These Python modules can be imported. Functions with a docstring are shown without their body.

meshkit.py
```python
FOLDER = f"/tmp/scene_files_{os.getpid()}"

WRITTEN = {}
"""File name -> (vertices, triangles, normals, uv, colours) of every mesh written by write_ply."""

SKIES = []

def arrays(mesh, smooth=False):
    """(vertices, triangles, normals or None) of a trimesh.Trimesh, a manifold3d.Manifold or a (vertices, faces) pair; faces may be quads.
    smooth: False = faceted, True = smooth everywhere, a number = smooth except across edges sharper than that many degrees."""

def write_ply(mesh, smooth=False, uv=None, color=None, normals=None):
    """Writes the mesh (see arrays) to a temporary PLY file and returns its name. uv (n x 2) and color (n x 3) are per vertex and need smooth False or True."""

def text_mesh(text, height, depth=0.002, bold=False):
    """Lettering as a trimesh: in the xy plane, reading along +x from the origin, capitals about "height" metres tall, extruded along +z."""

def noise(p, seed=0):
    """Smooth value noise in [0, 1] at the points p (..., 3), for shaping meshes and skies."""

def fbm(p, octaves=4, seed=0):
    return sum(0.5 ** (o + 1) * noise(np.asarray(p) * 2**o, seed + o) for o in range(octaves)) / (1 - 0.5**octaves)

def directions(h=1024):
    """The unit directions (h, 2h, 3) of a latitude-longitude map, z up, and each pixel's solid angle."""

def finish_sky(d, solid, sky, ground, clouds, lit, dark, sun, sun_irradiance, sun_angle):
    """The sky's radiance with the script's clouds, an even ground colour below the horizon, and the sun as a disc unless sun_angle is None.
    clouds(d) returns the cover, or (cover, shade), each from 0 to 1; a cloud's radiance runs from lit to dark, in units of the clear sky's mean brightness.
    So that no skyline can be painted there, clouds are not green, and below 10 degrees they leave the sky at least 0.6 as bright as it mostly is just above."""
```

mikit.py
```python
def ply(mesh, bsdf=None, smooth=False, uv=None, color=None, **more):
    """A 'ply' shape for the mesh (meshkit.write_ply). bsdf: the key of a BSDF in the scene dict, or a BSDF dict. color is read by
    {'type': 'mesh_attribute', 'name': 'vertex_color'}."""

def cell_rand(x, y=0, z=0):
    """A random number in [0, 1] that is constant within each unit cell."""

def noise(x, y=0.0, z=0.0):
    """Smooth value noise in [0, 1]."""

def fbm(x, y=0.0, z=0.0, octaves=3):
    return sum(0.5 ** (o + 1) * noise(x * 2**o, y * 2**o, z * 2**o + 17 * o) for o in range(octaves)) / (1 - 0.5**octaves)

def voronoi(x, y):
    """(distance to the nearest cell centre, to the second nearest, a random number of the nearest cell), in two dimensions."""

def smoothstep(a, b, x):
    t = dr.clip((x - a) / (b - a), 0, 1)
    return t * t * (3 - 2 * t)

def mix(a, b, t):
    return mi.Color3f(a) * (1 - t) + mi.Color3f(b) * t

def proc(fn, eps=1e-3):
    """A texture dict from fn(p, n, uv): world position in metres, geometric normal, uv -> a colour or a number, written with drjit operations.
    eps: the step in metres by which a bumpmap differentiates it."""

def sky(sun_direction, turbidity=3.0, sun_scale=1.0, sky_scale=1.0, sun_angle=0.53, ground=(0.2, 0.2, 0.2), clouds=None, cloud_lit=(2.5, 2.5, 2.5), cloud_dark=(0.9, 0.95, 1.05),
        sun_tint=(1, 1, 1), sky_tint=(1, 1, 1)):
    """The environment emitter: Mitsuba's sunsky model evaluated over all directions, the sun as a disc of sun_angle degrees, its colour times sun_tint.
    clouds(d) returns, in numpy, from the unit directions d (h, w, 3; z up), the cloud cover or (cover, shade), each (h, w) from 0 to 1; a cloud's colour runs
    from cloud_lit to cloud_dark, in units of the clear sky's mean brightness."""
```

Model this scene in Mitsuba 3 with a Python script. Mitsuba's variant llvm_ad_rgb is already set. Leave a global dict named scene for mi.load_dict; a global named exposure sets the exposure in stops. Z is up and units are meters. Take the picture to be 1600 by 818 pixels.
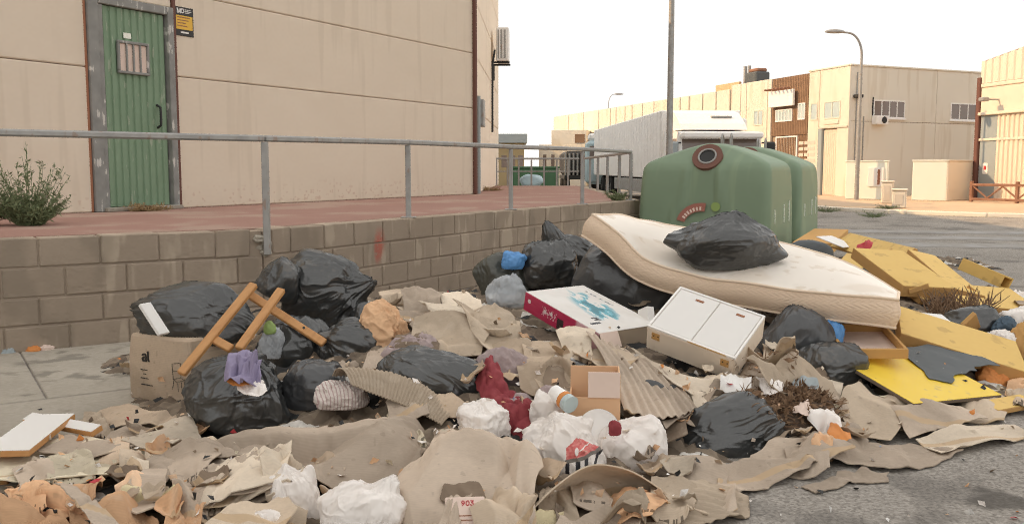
import math, random
import numpy as np, trimesh, shapely, mitsuba as mi, mikit, meshkit
import drjit as dr
from shapely.geometry import Polygon
from scipy.spatial import Delaunay, cKDTree
from scipy.interpolate import RBFInterpolator, LinearNDInterpolator, PchipInterpolator as PC
from scipy.ndimage import gaussian_filter, map_coordinates
from mikit import noise as N3, fbm as F3, cell_rand, smoothstep as SS, mix as MX, voronoi
from meshkit import noise, fbm

T = mi.ScalarTransform4f
# ------------------------------------------------------------ camera, sky, exposure
CAM_H, FOC, PITCH = 1.28, 1450.0, math.radians(5.79)      # metres, photo pixels (1600 wide), radians downwards
cp, sp = math.cos(PITCH), math.sin(PITCH)
scene, labels = {}, {}
scene['camera'] = {'type': 'perspective', 'fov': math.degrees(2 * math.atan(800 / FOC)), 'fov_axis': 'x', 'near_clip': 0.05, 'far_clip': 900.0,
                   'to_world': T().look_at(origin=[0, 0, CAM_H], target=[0, cp * 10, CAM_H - sp * 10], up=[0, 0, 1])}
SUN_EL = math.radians(30.0)
sun_az = np.array([-0.996, 0.075])
scene['sky'] = mikit.sky([sun_az[0] * math.cos(SUN_EL), sun_az[1] * math.cos(SUN_EL), math.sin(SUN_EL)], turbidity=3, sun_scale=0.5, sky_scale=1.0,
                         clouds=lambda d: 0.93 - 0.1 * meshkit.fbm(d * 2.0, 3, 5), cloud_lit=(2.6, 2.5, 2.35), cloud_dark=(1.6, 1.6, 1.6), sun_tint=(1.0, 0.84, 0.69), sky_tint=(1.0, 0.97, 0.93))
exposure = 2.58

# ------------------------------------------------------------ helpers
def ray(px, py):
    u, v = (px - 800) / FOC, (409 - py) / FOC
    return np.array([u, cp + v * sp, v * cp - sp])
EYE = np.array([0, 0, CAM_H])
def Pd(px, py, d):
    """the point at forward distance d"""
    r = ray(px, py)
    return EYE + r * (d / r[1])
def Pz(px, py, z):
    """the point at height z"""
    r = ray(px, py)
    return EYE + r * ((z - CAM_H) / r[2])

def free(key):
    if key not in scene and key not in labels and key not in holders: return key
    k = 1
    while True:
        c = f'{key}_{k:03d}'
        if c not in scene and c not in labels and c not in holders: return c
        k += 1
holders = set()
def thing(name, label, cat, group=None, kind=None):
    key = free(name); holders.add(key)
    labels[key] = {'label': label, 'category': cat}
    if group: labels[key]['group'] = group
    return key
def part(root, name, mesh, mat, smooth=False, label=None, kind=None, **kw):
    key = free(root + '__' + name)
    scene[key] = mikit.ply(mesh, mat, smooth, **kw)
    if label or kind: labels[key] = {k: v for k, v in (('label', label), ('kind', kind)) if v}
    return key
def single(name, mesh, mat, label, cat, group=None, smooth=False, kind=None, **kw):
    key = free(name)
    scene[key] = mikit.ply(mesh, mat, smooth, **kw)
    labels[key] = {'label': label, 'category': cat}
    if group: labels[key]['group'] = group
    if kind: labels[key]['kind'] = kind
    return key
def struct(name, mesh, mat, parent=None, smooth=False, label=None):
    key = free(name)
    scene[key] = mikit.ply(mesh, mat, smooth)
    labels[key] = {'kind': 'structure'}
    if label: labels[key]['label'] = label
    return key

def cat(*m):
    m = [x for y in m for x in (y if isinstance(y, (list, tuple)) else [y])]
    return trimesh.util.concatenate(m)
def hull(pts):
    m = trimesh.convex.convex_hull(np.asarray(pts, float))
    return m
def bx(x0, x1, y0, y1, z0, z1, c=0.0):
    """a box, its edges chamfered by c"""
    if c <= 0:
        m = trimesh.creation.box(extents=[x1 - x0, y1 - y0, z1 - z0]); m.apply_translation([(x0 + x1) / 2, (y0 + y1) / 2, (z0 + z1) / 2]); return m
    c = min(c, (x1 - x0) * .45, (y1 - y0) * .45, (z1 - z0) * .45)
    pts = []
    for X, sx in ((x0, 1), (x1, -1)):
        for Y, sy in ((y0, 1), (y1, -1)):
            for Z, sz in ((z0, 1), (z1, -1)):
                pts += [(X + sx * c, Y + sy * c, Z), (X + sx * c, Y, Z + sz * c), (X, Y + sy * c, Z + sz * c)]
    return hull(pts)
class Frame:
    """x along d, y into the wall, z up"""
    def __init__(s, o, d):
        s.o = np.array([o[0], o[1], o[2] if len(o) > 2 else 0.0], float)
        d = np.array([d[0], d[1]], float); d /= np.linalg.norm(d)
        s.d = d
        s.m = np.eye(4); s.m[:3, 0] = [d[0], d[1], 0]; s.m[:3, 1] = [-d[1], d[0], 0]; s.m[:3, 3] = s.o
    def __call__(s, mesh):
        mesh = mesh.copy(); mesh.apply_transform(s.m); return mesh
    def pt(s, x, y, z): return s.m[:3, :3] @ np.array([x, y, z]) + s.o
    def at(s, px, py, y=0.0):
        """(x, z) where the ray of a photo pixel meets the plane y"""
        r = ray(px, py); n = s.m[:3, 1]
        t = ((s.o + n * y - EYE) @ n) / (r @ n)
        q = EYE + r * t - s.o
        return q @ s.m[:3, 0], q[2]
    def box(s, x0, x1, y0, y1, z0, z1, c=0.0): return s(bx(x0, x1, y0, y1, z0, z1, c))
def basis(o, x, y, z=None):
    m = np.eye(4); x = np.asarray(x, float); x = x / np.linalg.norm(x)
    y = np.asarray(y, float); y = y - x * (x @ y); y /= np.linalg.norm(y)
    m[:3, 0], m[:3, 1], m[:3, 2], m[:3, 3] = x, y, np.cross(x, y), o
    return m
def moved(mesh, m):
    mesh = mesh.copy(); mesh.apply_transform(m); return mesh
def bar(a, b, w, h, up=(0, 0, 1), c=0.004):
    """a chamfered rectangular bar from a to b"""
    a, b = np.asarray(a, float), np.asarray(b, float); L = np.linalg.norm(b - a)
    up = np.asarray(up, float)
    x = (b - a) / L
    if abs(x @ up) > .95: up = np.array([0, 1.0, 0])
    y = np.cross(up, x)
    return moved(bx(0, L, -w / 2, w / 2, -h / 2, h / 2, c), basis(a, x, y))
def tube(pts, r, n=10, cap=True):
    """a swept round tube; r a number or one per point"""
    pts = np.asarray(pts, float); r = np.broadcast_to(r, len(pts))
    t = np.gradient(pts, axis=0); t /= np.linalg.norm(t, axis=1, keepdims=True) + 1e-12
    ref = np.array([0, 0, 1.0]) if abs(t[0][2]) < .9 else np.array([1.0, 0, 0])
    V = []; u = np.cross(ref, t[0]); u /= np.linalg.norm(u)
    ang = np.arange(n) * 2 * np.pi / n
    for i in range(len(pts)):
        u = u - t[i] * (u @ t[i]); u /= np.linalg.norm(u); w = np.cross(t[i], u)
        V.append(pts[i] + r[i] * (np.cos(ang)[:, None] * u + np.sin(ang)[:, None] * w))
    V = np.vstack(V); F = []
    for i in range(len(pts) - 1):
        for k in range(n):
            a, b = i * n + k, i * n + (k + 1) % n
            F += [[a, b, b + n], [a, b + n, a + n]]
    if cap:
        c0, c1 = len(V), len(V) + 1; V = np.vstack([V, pts[:1], pts[-1:]])
        for k in range(n):
            F += [[c0, (k + 1) % n, k], [c1, (len(pts) - 1) * n + k, (len(pts) - 1) * n + (k + 1) % n]]
    return trimesh.Trimesh(V, F, process=False)
def cyl(a, b, r, n=16): return tube([a, (np.asarray(a, float) + np.asarray(b, float)) / 2, b], r, n)
def prism(poly, z0, z1):
    m = trimesh.creation.extrude_polygon(Polygon(poly), z1 - z0, engine='earcut'); m.apply_translation([0, 0, z0]); return m
def flat(poly, z):
    """a flat sheet"""
    v, f = trimesh.creation.triangulate_polygon(Polygon(poly), engine='earcut')
    v = np.column_stack([v, np.full(len(v), z)])
    m = trimesh.Trimesh(v, f, process=False)
    if m.face_normals[0][2] < 0: m.invert()
    return m
def lettering(text, h, m, bold=False, depth=0.0015):
    return moved(meshkit.text_mesh(text, h, depth, bold), m)

# ------------------------------------------------------------ materials
def lin(r, g, b): return [((c / 255) / 12.92 if c <= 10 else ((c / 255 + .055) / 1.055) ** 2.4) for c in (r, g, b)]
def mat(key, color, rough=.8, spec=.3, metal=0.0, bump=None, bscale=1.0, sheen=0.0, eps=2e-3, clear=0.0):
    col = mikit.proc(color) if callable(color) else {'type': 'rgb', 'value': list(color)}
    b = {'type': 'principled', 'base_color': col, 'roughness': rough, 'specular': spec, 'metallic': metal, 'sheen': sheen, 'clearcoat': clear}
    if bump is not None:
        b = {'type': 'bumpmap', 'arbitrary': mikit.proc(bump, eps), 'scale': bscale, 'bsdf': b}
    scene[key] = {'type': 'twosided', 'bsdf': b}
C3 = mi.Color3f

def c_asphalt(p, n, uv):
    f = F3(p.x * 95, p.y * 95, 0, 2); g = F3(p.x * .9, p.y * .9, 3, 3); s = N3(p.x * 40, p.y * 40, 9)
    c = MX((.15, .136, .12), (.36, .33, .295), f * 1.2 + g * .4 - .3)
    c = MX(c, (.42, .39, .35), SS(.86, .94, N3(p.x * 110, p.y * 110, 9)) * .6)
    d = F3(p.x * 2.2, p.y * 2.2, 7, 3)
    o = dr.sqrt(dr.square((p.x - OIL[0]) / .17) + dr.square((p.y - OIL[1]) / .13)) + 1.2 * (F3(p.x * 9, p.y * 9, 2, 3) - .5)
    c = MX(c, (.07, .063, .055), SS(1.05, .6, o) * .75)
    return MX(c, (.09, .082, .075), SS(.60, .72, d) * .45)
def c_concrete(p, n, uv):
    f = F3(p.x * 45, p.y * 45, 0, 3); g = F3(p.x * 2.3, p.y * 2.3, 3, 4); h = F3(p.x * 9, p.y * 9, 5, 3)
    c = MX((.25, .225, .185), (.42, .38, .32), f * .45 + g * .55)
    return MX(c, (.17, .155, .13), SS(.56, .74, h * .55 + g * .45) * .75)
def c_wall(p, n, uv):
    g = F3(p.x * .7, p.y * .7, p.z * 1.4, 4); f = F3(p.x * 25, p.y * 25, p.z * 25, 2)
    st = F3((p.x + p.y) * 5.5, 3, p.z * .55, 3)
    c = MX((.67, .57, .455), (.74, .64, .52), g * .7 + f * .3)
    c = MX(c, (.54, .455, .35), SS(.55, .75, st) * .25)
    sp_ = F3((p.x + p.y) * 16, 5, p.z * 20, 2)
    return MX(c, (.45, .24, .16), SS(.66, .75, sp_) * SS(1.15, .82, p.z + .3 * (g - .5)) * .35)
def c_block(p, n, uv):
    a = p.x + p.y
    f = F3(p.x * 70, p.y * 70, p.z * 70, 2); g = F3(p.x * 2.2, p.y * 2.2, p.z * 4, 4); w = F3(a * 8, p.x, p.z * 2.2, 3)
    cell = cell_rand(dr.floor(a * 1.9), dr.floor(p.z * 4.9), 3)
    c = MX((.265, .21, .16), (.37, .30, .235), g * .5 + f * .25 + cell * .25)
    c = MX(c, (.45, .375, .29), SS(.58, .70, w) * .65)
    c = MX(c, (.22, .18, .14), SS(.54, .74, F3(a * 3.1, 2, p.z * 1.7, 3)) * .5)
    d2 = dr.sqrt(dr.square(p.x - RED[0]) + dr.square(p.y - RED[1]) + dr.square((p.z - RED[2]) * .55))
    return MX(c, (.42, .10, .07), SS(.11, .03, d2 + .07 * (w - .5)) * .75 * SS(.3, .55, f + .1))
def c_redpath(p, n, uv):
    f = F3(p.x * 60, p.y * 60, 0, 2); g = F3(p.x * 1.6, p.y * 1.6, 2, 4)
    c = MX((.235, .135, .11), (.31, .19, .155), f * .4 + g * .6)
    return MX(c, (.33, .255, .205), SS(.55, .72, g) * .5)
def c_greendoor(p, n, uv):
    g = F3(p.x * 3, p.y * 3, p.z * 3, 3); f = F3(p.x * 40, p.y * 40, p.z * 8, 2)
    c = MX((.165, .255, .16), (.21, .30, .20), g * .7 + f * .3)
    return MX(c, (.40, .42, .33), SS(.68, .78, F3((p.x + p.y) * 22, 1, p.z * 5, 3)) * .5)
def c_frame(p, n, uv):
    a = p.x + p.y
    f = F3(a * 35, 2, p.z * 4.5, 3); g = F3(a * 8, 2, p.z * 9, 3)
    c = MX((.20, .20, .19), (.31, .305, .285), g)
    return MX(c, (.56, .54, .50), SS(.63, .68, f * .6 + g * .4))
def c_igloo(p, n, uv):
    g = F3(p.x * 2, p.y * 2, p.z * 1.5, 3); st = F3((p.x - p.y) * 9, 2, p.z * .8, 3); f = F3(p.x * 30, p.y * 30, p.z * 30, 2)
    c = MX((.18, .25, .165), (.21, .285, .19), g * .8 + f * .2)
    return MX(c, (.26, .34, .21), SS(.55, .8, st) * .4)
def c_galv(p, n, uv):
    g = F3(p.x * 14, p.y * 14, p.z * 14, 3)
    c = MX((.27, .265, .255), (.42, .41, .39), g)
    return MX(c, (.30, .17, .10), SS(.66, .76, F3(p.x * 40, p.y * 40, p.z * 12, 2)) * .5)
def c_card(p, n, uv):
    k, j = dr.floor(uv.x / 10), dr.floor(uv.y / 10)
    x, y = uv.x - k * 10, uv.y - j * 10
    tones = [(.53, .415, .305), (.43, .35, .275), (.62, .38, .22), (.62, .53, .42), (.22, .165, .12), (.68, .47, .31), (.60, .58, .55), (.60, .53, .40), (.50, .405, .305)]
    c = C3(*tones[0])
    for i, t in enumerate(tones[1:], 1): c = dr.select(j == i, C3(*t), c)
    g = F3(x * 5.5 + k * 3.1, y * 5.5, 2, 4); f = F3(x * 90, y * 90, k, 2); s = F3(x * 16, y * 16 + k, 4, 3)
    flute = dr.sin(y * (2 * math.pi / .0095)) * .5 + .5
    kr = cell_rand(k, 3, 1); kr2 = cell_rand(k, 5, 2)
    c = c * (.84 + .30 * kr)
    c = c * (.90 + .18 * g + .10 * (f - .5) + .05 * (flute - .5))
    c = MX(c, c * C3(.62, .61, .60), SS(.46, .70, F3(x * 2.6 + k * 1.7, y * 2.6, 8, 4)) * .6)
    c = MX(c, (.47, .40, .32), SS(.64, .74, s) * .2)
    xc, yc = x - 5, y - 5
    tape = (dr.abs(xc * (kr2 - .5) * 1.4 + yc - .05 + .1 * kr) < .022) & (kr > .58) & (j < 9)
    c = dr.select(tape, MX(c, (.46, .33, .20), .75), c)
    ink = (dr.abs(xc - .06 - .05 * kr) < .05) & (yc > -.10) & (yc < .06) & (N3(xc * 150, dr.floor(yc * 45), k) > .52) & (cell_rand(dr.floor(yc * 45), k, 4) > .45) & (kr2 > .70)
    c = dr.select(ink, c * .32, c)
    return MX(c, (.12, .09, .07), SS(.78, .86, F3(x * 34, y * 34, k + 7, 2)) * .2)
def c_bag(p, n, uv):
    d = F3(p.x * 7, p.y * 7, p.z * 7, 4); f = N3(p.x * 60, p.y * 60, p.z * 60)
    c = MX((.020, .022, .023), (.036, .038, .038), d)
    return MX(c, (.15, .12, .09), SS(.58, .78, d * .75 + f * .25) * .30)
def c_white(p, n, uv):
    d = F3(p.x * 9, p.y * 9, p.z * 9, 4); f = F3(p.x * 30, p.y * 30, p.z * 30, 3)
    c = MX((.80, .76, .72), (.70, .64, .59), d)
    return MX(c, (.46, .34, .25), SS(.66, .76, f * .6 + d * .4) * .6)
def c_print(p, n, uv):
    """white shop bag: a red trainer over black and white stripes, printed"""
    c = c_white(p, n, uv); x, y = (uv.x - .02) * .78, uv.y - .20
    top = SS(.02, -.02, y - (.36 - .75 * x)); 
    shoe = (x > .02) & (x < .66) & (y > -.22 + .12 * x) & (y < .30 - 1.05 * dr.maximum(x - .20, -1.15 * (x - .20)))
    hole = (dr.square((x - .20) / .035) + dr.square((y + .04) / .10) < 1) | (dr.abs(y - .5 * x + .17) < .016) & (x > .25)
    c = dr.select(shoe & ~hole, MX((.55, .06, .06), (.72, .30, .27), F3(x * 22, y * 22, 1, 2)), c)
    sole = (x > .0) & (x < .68) & (y <= -.22 + .12 * x) & (y > -.32 + .12 * x)
    c = dr.select(sole, C3(.17, .15, .13), c)
    body = (x > .0) & (x < .64) & (y <= -.32 + .12 * x) & (y > -.8)
    bars = (dr.abs(x - .04) < .035) | (dr.abs(x - .22) < .04) | (dr.abs(x - .37) < .035) | (dr.abs(x - .53 - .25 * (y + .5)) < .03)
    return dr.select(body & bars, C3(.03, .03, .035), c)
def c_navy(p, n, uv):
    d = F3(p.x * 25, p.y * 25, p.z * 25, 2); return MX((.035, .065, .10), (.07, .11, .15), d)
def c_ply(p, n, uv):
    d = F3(p.x * 3, p.y * 3, p.z * 3, 4); f = F3(p.x * 50, p.y * 50, p.z * 50, 2)
    c = MX((.62, .41, .125), (.70, .48, .165), d * .7 + f * .3)
    return MX(c, (.36, .23, .09), SS(.60, .72, F3(p.x * 14, p.y * 14, p.z * 14, 3)) * .4)
def c_yellow(p, n, uv):
    d = F3(p.x * 6, p.y * 6, p.z * 6, 3); f = F3(p.x * 28, p.y * 28, 3, 3)
    c = MX((.74, .50, .035), (.80, .57, .07), d)
    return MX(c, (.50, .38, .16), SS(.64, .74, f * .6 + d * .4) * .55)
def c_wood(p, n, uv):
    a = F3(p.x * 12 + p.z * 9, p.y * 12, p.z * 40 - p.x * 40, 3)
    return MX((.42, .20, .075), (.56, .30, .12), a)
def c_ticking(p, n, uv):
    d = F3(p.x * 3.4, p.y * 3.4, p.z * 3, 3)
    c = MX((.76, .71, .64), (.69, .63, .56), d)
    c = MX(c, (.60, .51, .41), SS(.60, .72, d) * .4)
    return MX(c, (.52, .42, .31), SS(.66, .72, F3(p.x * 9, p.y * 9, 4, 3)) * .4)
def c_border(p, n, uv):
    u, v = uv.x, uv.y
    w = dr.abs(dr.sin(u * 75 + 1.8 * dr.sin(v * 110 + u * 9)))
    w2 = dr.abs(dr.sin(u * 96 - 2.4 * dr.sin(v * 85 + u * 14)))
    q = SS(.16, .04, dr.minimum(w, w2))
    c = MX((.74, .57, .42), (.80, .64, .49), F3(u * 4, v * 8, 1, 3))
    return MX(c, (.62, .46, .33), q * .45)
def c_rubbish(p, n, uv):
    d1, d2, w = voronoi(p.x * 11 + .8 * N3(p.x * 9, p.y * 9, 1), p.y * 11)
    c = MX((.13, .10, .075), (.30, .24, .18), w)
    c = dr.select(w > .86, C3(.045, .045, .045), c)
    c = dr.select((w > .40) & (w < .46), C3(.6, .57, .52), c)
    return c * (.7 + .5 * F3(p.x * 40, p.y * 40, p.z * 40, 2))
def c_sand(p, n, uv):
    f = F3(p.x * 6, p.y * 6, 0, 3); g = F3(p.x * .5, p.y * .5, 4, 3)
    return MX((.34, .255, .175), (.46, .35, .25), f * .4 + g * .6)
def c_farwall(p, n, uv):
    g = F3(p.x * .4, p.y * .4, p.z * .8, 3); st = F3((p.x + p.y) * 3, 1, p.z * .4, 3)
    c = MX((.70, .645, .545), (.75, .695, .595), g)
    return MX(c, (.52, .43, .31), SS(.55, .75, st) * .3)
def c_fargrey(p, n, uv):
    g = F3(p.x * .5, p.y * .5, p.z * .9, 3); st = F3((p.x + p.y) * 3, 1, p.z * .4, 3)
    c = MX((.60, .54, .46), (.65, .59, .505), g)
    return MX(c, (.49, .42, .335), SS(.55, .75, st) * .3)
def c_brownclad(p, n, uv):
    g = F3(p.x * 2, p.y * 2, p.z * 4, 3)
    return MX((.20, .125, .08), (.29, .185, .12), g)
def c_rust(p, n, uv):
    g = F3(p.x * 5, p.y * 5, p.z * 5, 3)
    return MX((.22, .11, .075), (.34, .19, .13), g)
def c_leaf(p, n, uv): return MX((.105, .14, .065), (.21, .235, .125), F3(p.x * 30, p.y * 30, p.z * 30, 2))
def c_twig(p, n, uv): return MX((.10, .055, .035), (.30, .20, .125), F3(p.x * 60, p.y * 60, p.z * 60, 2))
def c_dry(p, n, uv): return MX((.20, .12, .06), (.46, .34, .19), F3(p.x * 60, p.y * 60, p.z * 60, 2))
def c_fur(p, n, uv): return MX((.24, .185, .18), (.42, .34, .33), F3(p.x * 45, p.y * 45, p.z * 45, 3))
def c_maroon(p, n, uv): return MX((.20, .035, .045), (.30, .07, .075), F3(p.x * 30, p.y * 30, p.z * 30, 3))
def c_stripe(p, n, uv):
    s = dr.sin((p.x * .9 + p.y * .4) * 420)
    c = MX((.66, .60, .55), (.58, .52, .48), F3(p.x * 20, p.y * 20, p.z * 20, 2))
    return MX(c, (.40, .27, .26), SS(.35, .8, s) * .8)
def c_trailer(p, n, uv):
    g = F3(p.x, p.y * .5, p.z, 3); s = F3(p.x * 2, p.y * 6, p.z * .4, 3)
    return MX(MX((.85, .83, .80), (.88, .86, .83), g), (.76, .73, .69), SS(.58, .8, s) * .5)
def c_paint(p, n, uv):
    g = F3(p.x * 5, p.y * 5, 0, 4)
    return MX((.285, .275, .265), (.25, .235, .215), SS(.35, .62, g))
def c_speck(p, n, uv):
    """white box lid with a turquoise splash printed on it"""
    x, y = uv.x, uv.y
    base = MX((.72, .70, .67), (.64, .61, .57), F3(x * 7, y * 7, 2, 3))
    d = dr.sqrt(dr.square((x - .50) / .36) + dr.square((y - .60 + .25 * (x - .4)) / .20))
    s = F3(x * 9 + 4 * y, y * 16, 5, 4)
    base = MX(base, (.16, .42, .50), SS(.50, .62, s + .25 * (1 - d)) * SS(1.5, .7, d))
    base = MX(base, (.08, .20, .24), SS(.62, .70, s + .2 * (1 - d)) * SS(1.2, .5, d) * .8)
    ln = (dr.abs(y - .86) < .014) & (x > .12) & (x < .55) & (N3(x * 60, 1, 2) > .45)
    base = dr.select(ln, C3(.22, .25, .27), base)
    bar1 = (x > .80) & (x < .835) & (y > .10) & (y < .26); bar2 = (x > .70) & (x < .78) & (y > .24) & (y < .33) & (N3(x * 120, y * 5, 1) > .4)
    return dr.select(bar1 | bar2, C3(.06, .06, .07), base)
def c_magenta(p, n, uv):
    x, y = uv.x, uv.y
    c = MX((.42, .02, .07), (.50, .05, .11), F3(x * 8, y * 8, 1, 3))
    c = MX(c, (.66, .40, .42), SS(.70, .74, x))
    dots = (dr.square((x - .07) / .022) + dr.square((y - .62) / .12) < 1) | (dr.square((x - .30) / .02) + dr.square((y - .55) / .10) < 1) | (dr.square((x - .39) / .018) + dr.square((y - .60) / .12) < 1)
    c = dr.select(dots, C3(.74, .60, .60), c)
    t = (x > .26) & (x < .46) & (y > .30) & (y < .80) & (N3(x * 130, y * 12, 3) > .66)
    c = dr.select(t, C3(.70, .50, .52), c)
    return dr.select((x > .475) & (x < .56) & (y > .05) & (y < .62), C3(.05, .03, .03), c)

OIL = Pz(1562, 781, 0)
RED = Pd(590, 384, 8.55)
mat('m_asphalt', c_asphalt, .9, .2, bump=lambda p, n, uv: F3(p.x * 70, p.y * 70, 0, 2), bscale=.006)
mat('m_concrete', c_concrete, .9, .2)
mat('m_wall', c_wall, .85, .2, bump=lambda p, n, uv: F3(p.x * 3, p.y * 3, p.z * 3, 3), bscale=.012, eps=6e-3)
mat('m_joint', (.34, .26, .19), .95, .1)
mat('m_block', c_block, .92, .15, bump=lambda p, n, uv: F3(p.x * 45, p.y * 45, p.z * 45, 2), bscale=.006)
mat('m_mortar', (.31, .25, .195), .95, .1)
mat('m_redpath', c_redpath, .9, .2)
mat('m_greendoor', c_greendoor, .5, .4)
mat('m_frame', c_frame, .7, .3)
mat('m_igloo', c_igloo, .52, .4)
mat('m_galv', c_galv, .5, .5, .3)
mat('m_card', c_card, .85, .25)
mat('m_bag', c_bag, .27, .95, clear=.45)
mat('m_bag_dull', (.045, .047, .05), .32, .8)
mat('m_bag_olive', (.06, .062, .05), .35, .7)
mat('m_white', c_white, .38, .5)
mat('m_print', c_print, .45, .4)
mat('m_navy', c_navy, .5, .4)
mat('m_ply', c_ply, .65, .3)
mat('m_ply_side', (.50, .29, .11), .8, .2)
mat('m_chip', (.15, .115, .085), .9, .2)
mat('m_yellow', c_yellow, .45, .4)
mat('m_wood', c_wood, .5, .4)
mat('m_ticking', c_ticking, .9, .2, sheen=.3)
mat('m_border', c_border, .8, .2, bump=lambda p, n, uv: dr.abs(dr.sin(uv.x * 75 + 1.8 * dr.sin(uv.y * 110 + uv.x * 9))), bscale=.003)
mat('m_piping', (.74, .60, .46), .8, .2)
mat('m_rubbish', c_rubbish, .9, .2)
mat('m_sand', c_sand, .95, .1)
mat('m_farwall', c_farwall, .9, .1)
mat('m_fargrey', c_fargrey, .9, .1)
mat('m_brownclad', c_brownclad, .8, .2)
mat('m_rust', c_rust, .8, .2)
mat('m_leaf', c_leaf, .7, .3)
mat('m_dry', c_dry, .9, .1)
mat('m_twig', c_twig, .9, .1)
mat('m_compost', lambda p, n, uv: MX((.055, .038, .028), (.16, .115, .085), F3(p.x * 50, p.y * 50, p.z * 50, 3)), .95, .1)
mat('m_fur', c_fur, .95, .1, sheen=1.0)
mat('m_maroon', c_maroon, .95, .1, sheen=.5)
mat('m_stripe', c_stripe, .9, .1)
mat('m_trailer', c_trailer, .5, .4)
mat('m_paint', c_paint, .8, .2)
mat('m_speck', c_speck, .5, .4)
mat('m_magenta', c_magenta, .45, .4)
mat('m_cream', (.72, .625, .51), .6, .3)
mat('m_whitepaint', (.82, .80, .77), .4, .5)
mat('m_whiteboard', (.72, .70, .67), .55, .4)
mat('m_pink', (.70, .56, .48), .7, .3)
mat('m_dark', (.03, .03, .03), .6, .4)
mat('m_darkgrey', (.085, .095, .10), .6, .4)
mat('m_rubber', (.018, .018, .018), .8, .3)
mat('m_redpipe', (.15, .07, .055), .6, .3)
mat('m_sticker', (.36, .15, .115), .6, .3)
mat('m_ring', (.17, .085, .065), .75, .3)
mat('m_leafgreen', (.26, .36, .12), .6, .3)
mat('m_signblack', (.035, .033, .033), .5, .4)
mat('m_signyellow', (.72, .44, .06), .5, .4)
mat('m_ink', (.05, .045, .04), .8, .2)
mat('m_brick', (.34, .16, .10), .9, .1)
mat('m_foam', (.60, .52, .33), .9, .1)
mat('m_cardplain', lambda p, n, uv: MX((.42, .33, .235), (.54, .43, .32), F3(p.x * 14, p.y * 14, p.z * 14, 3)), .85, .2)
mat('m_purple', (.25, .215, .33), .55, .4)
mat('m_blue', (.10, .28, .58), .4, .5)
mat('m_redpaper', (.45, .05, .06), .6, .3)
mat('m_orange', (.62, .24, .07), .6, .3)
mat('m_peach', (.66, .42, .25), .85, .2)
mat('m_palegreen', (.82, .83, .74), .7, .3)
mat('m_farpaleblue', (.40, .52, .56), .5, .4)
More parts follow.
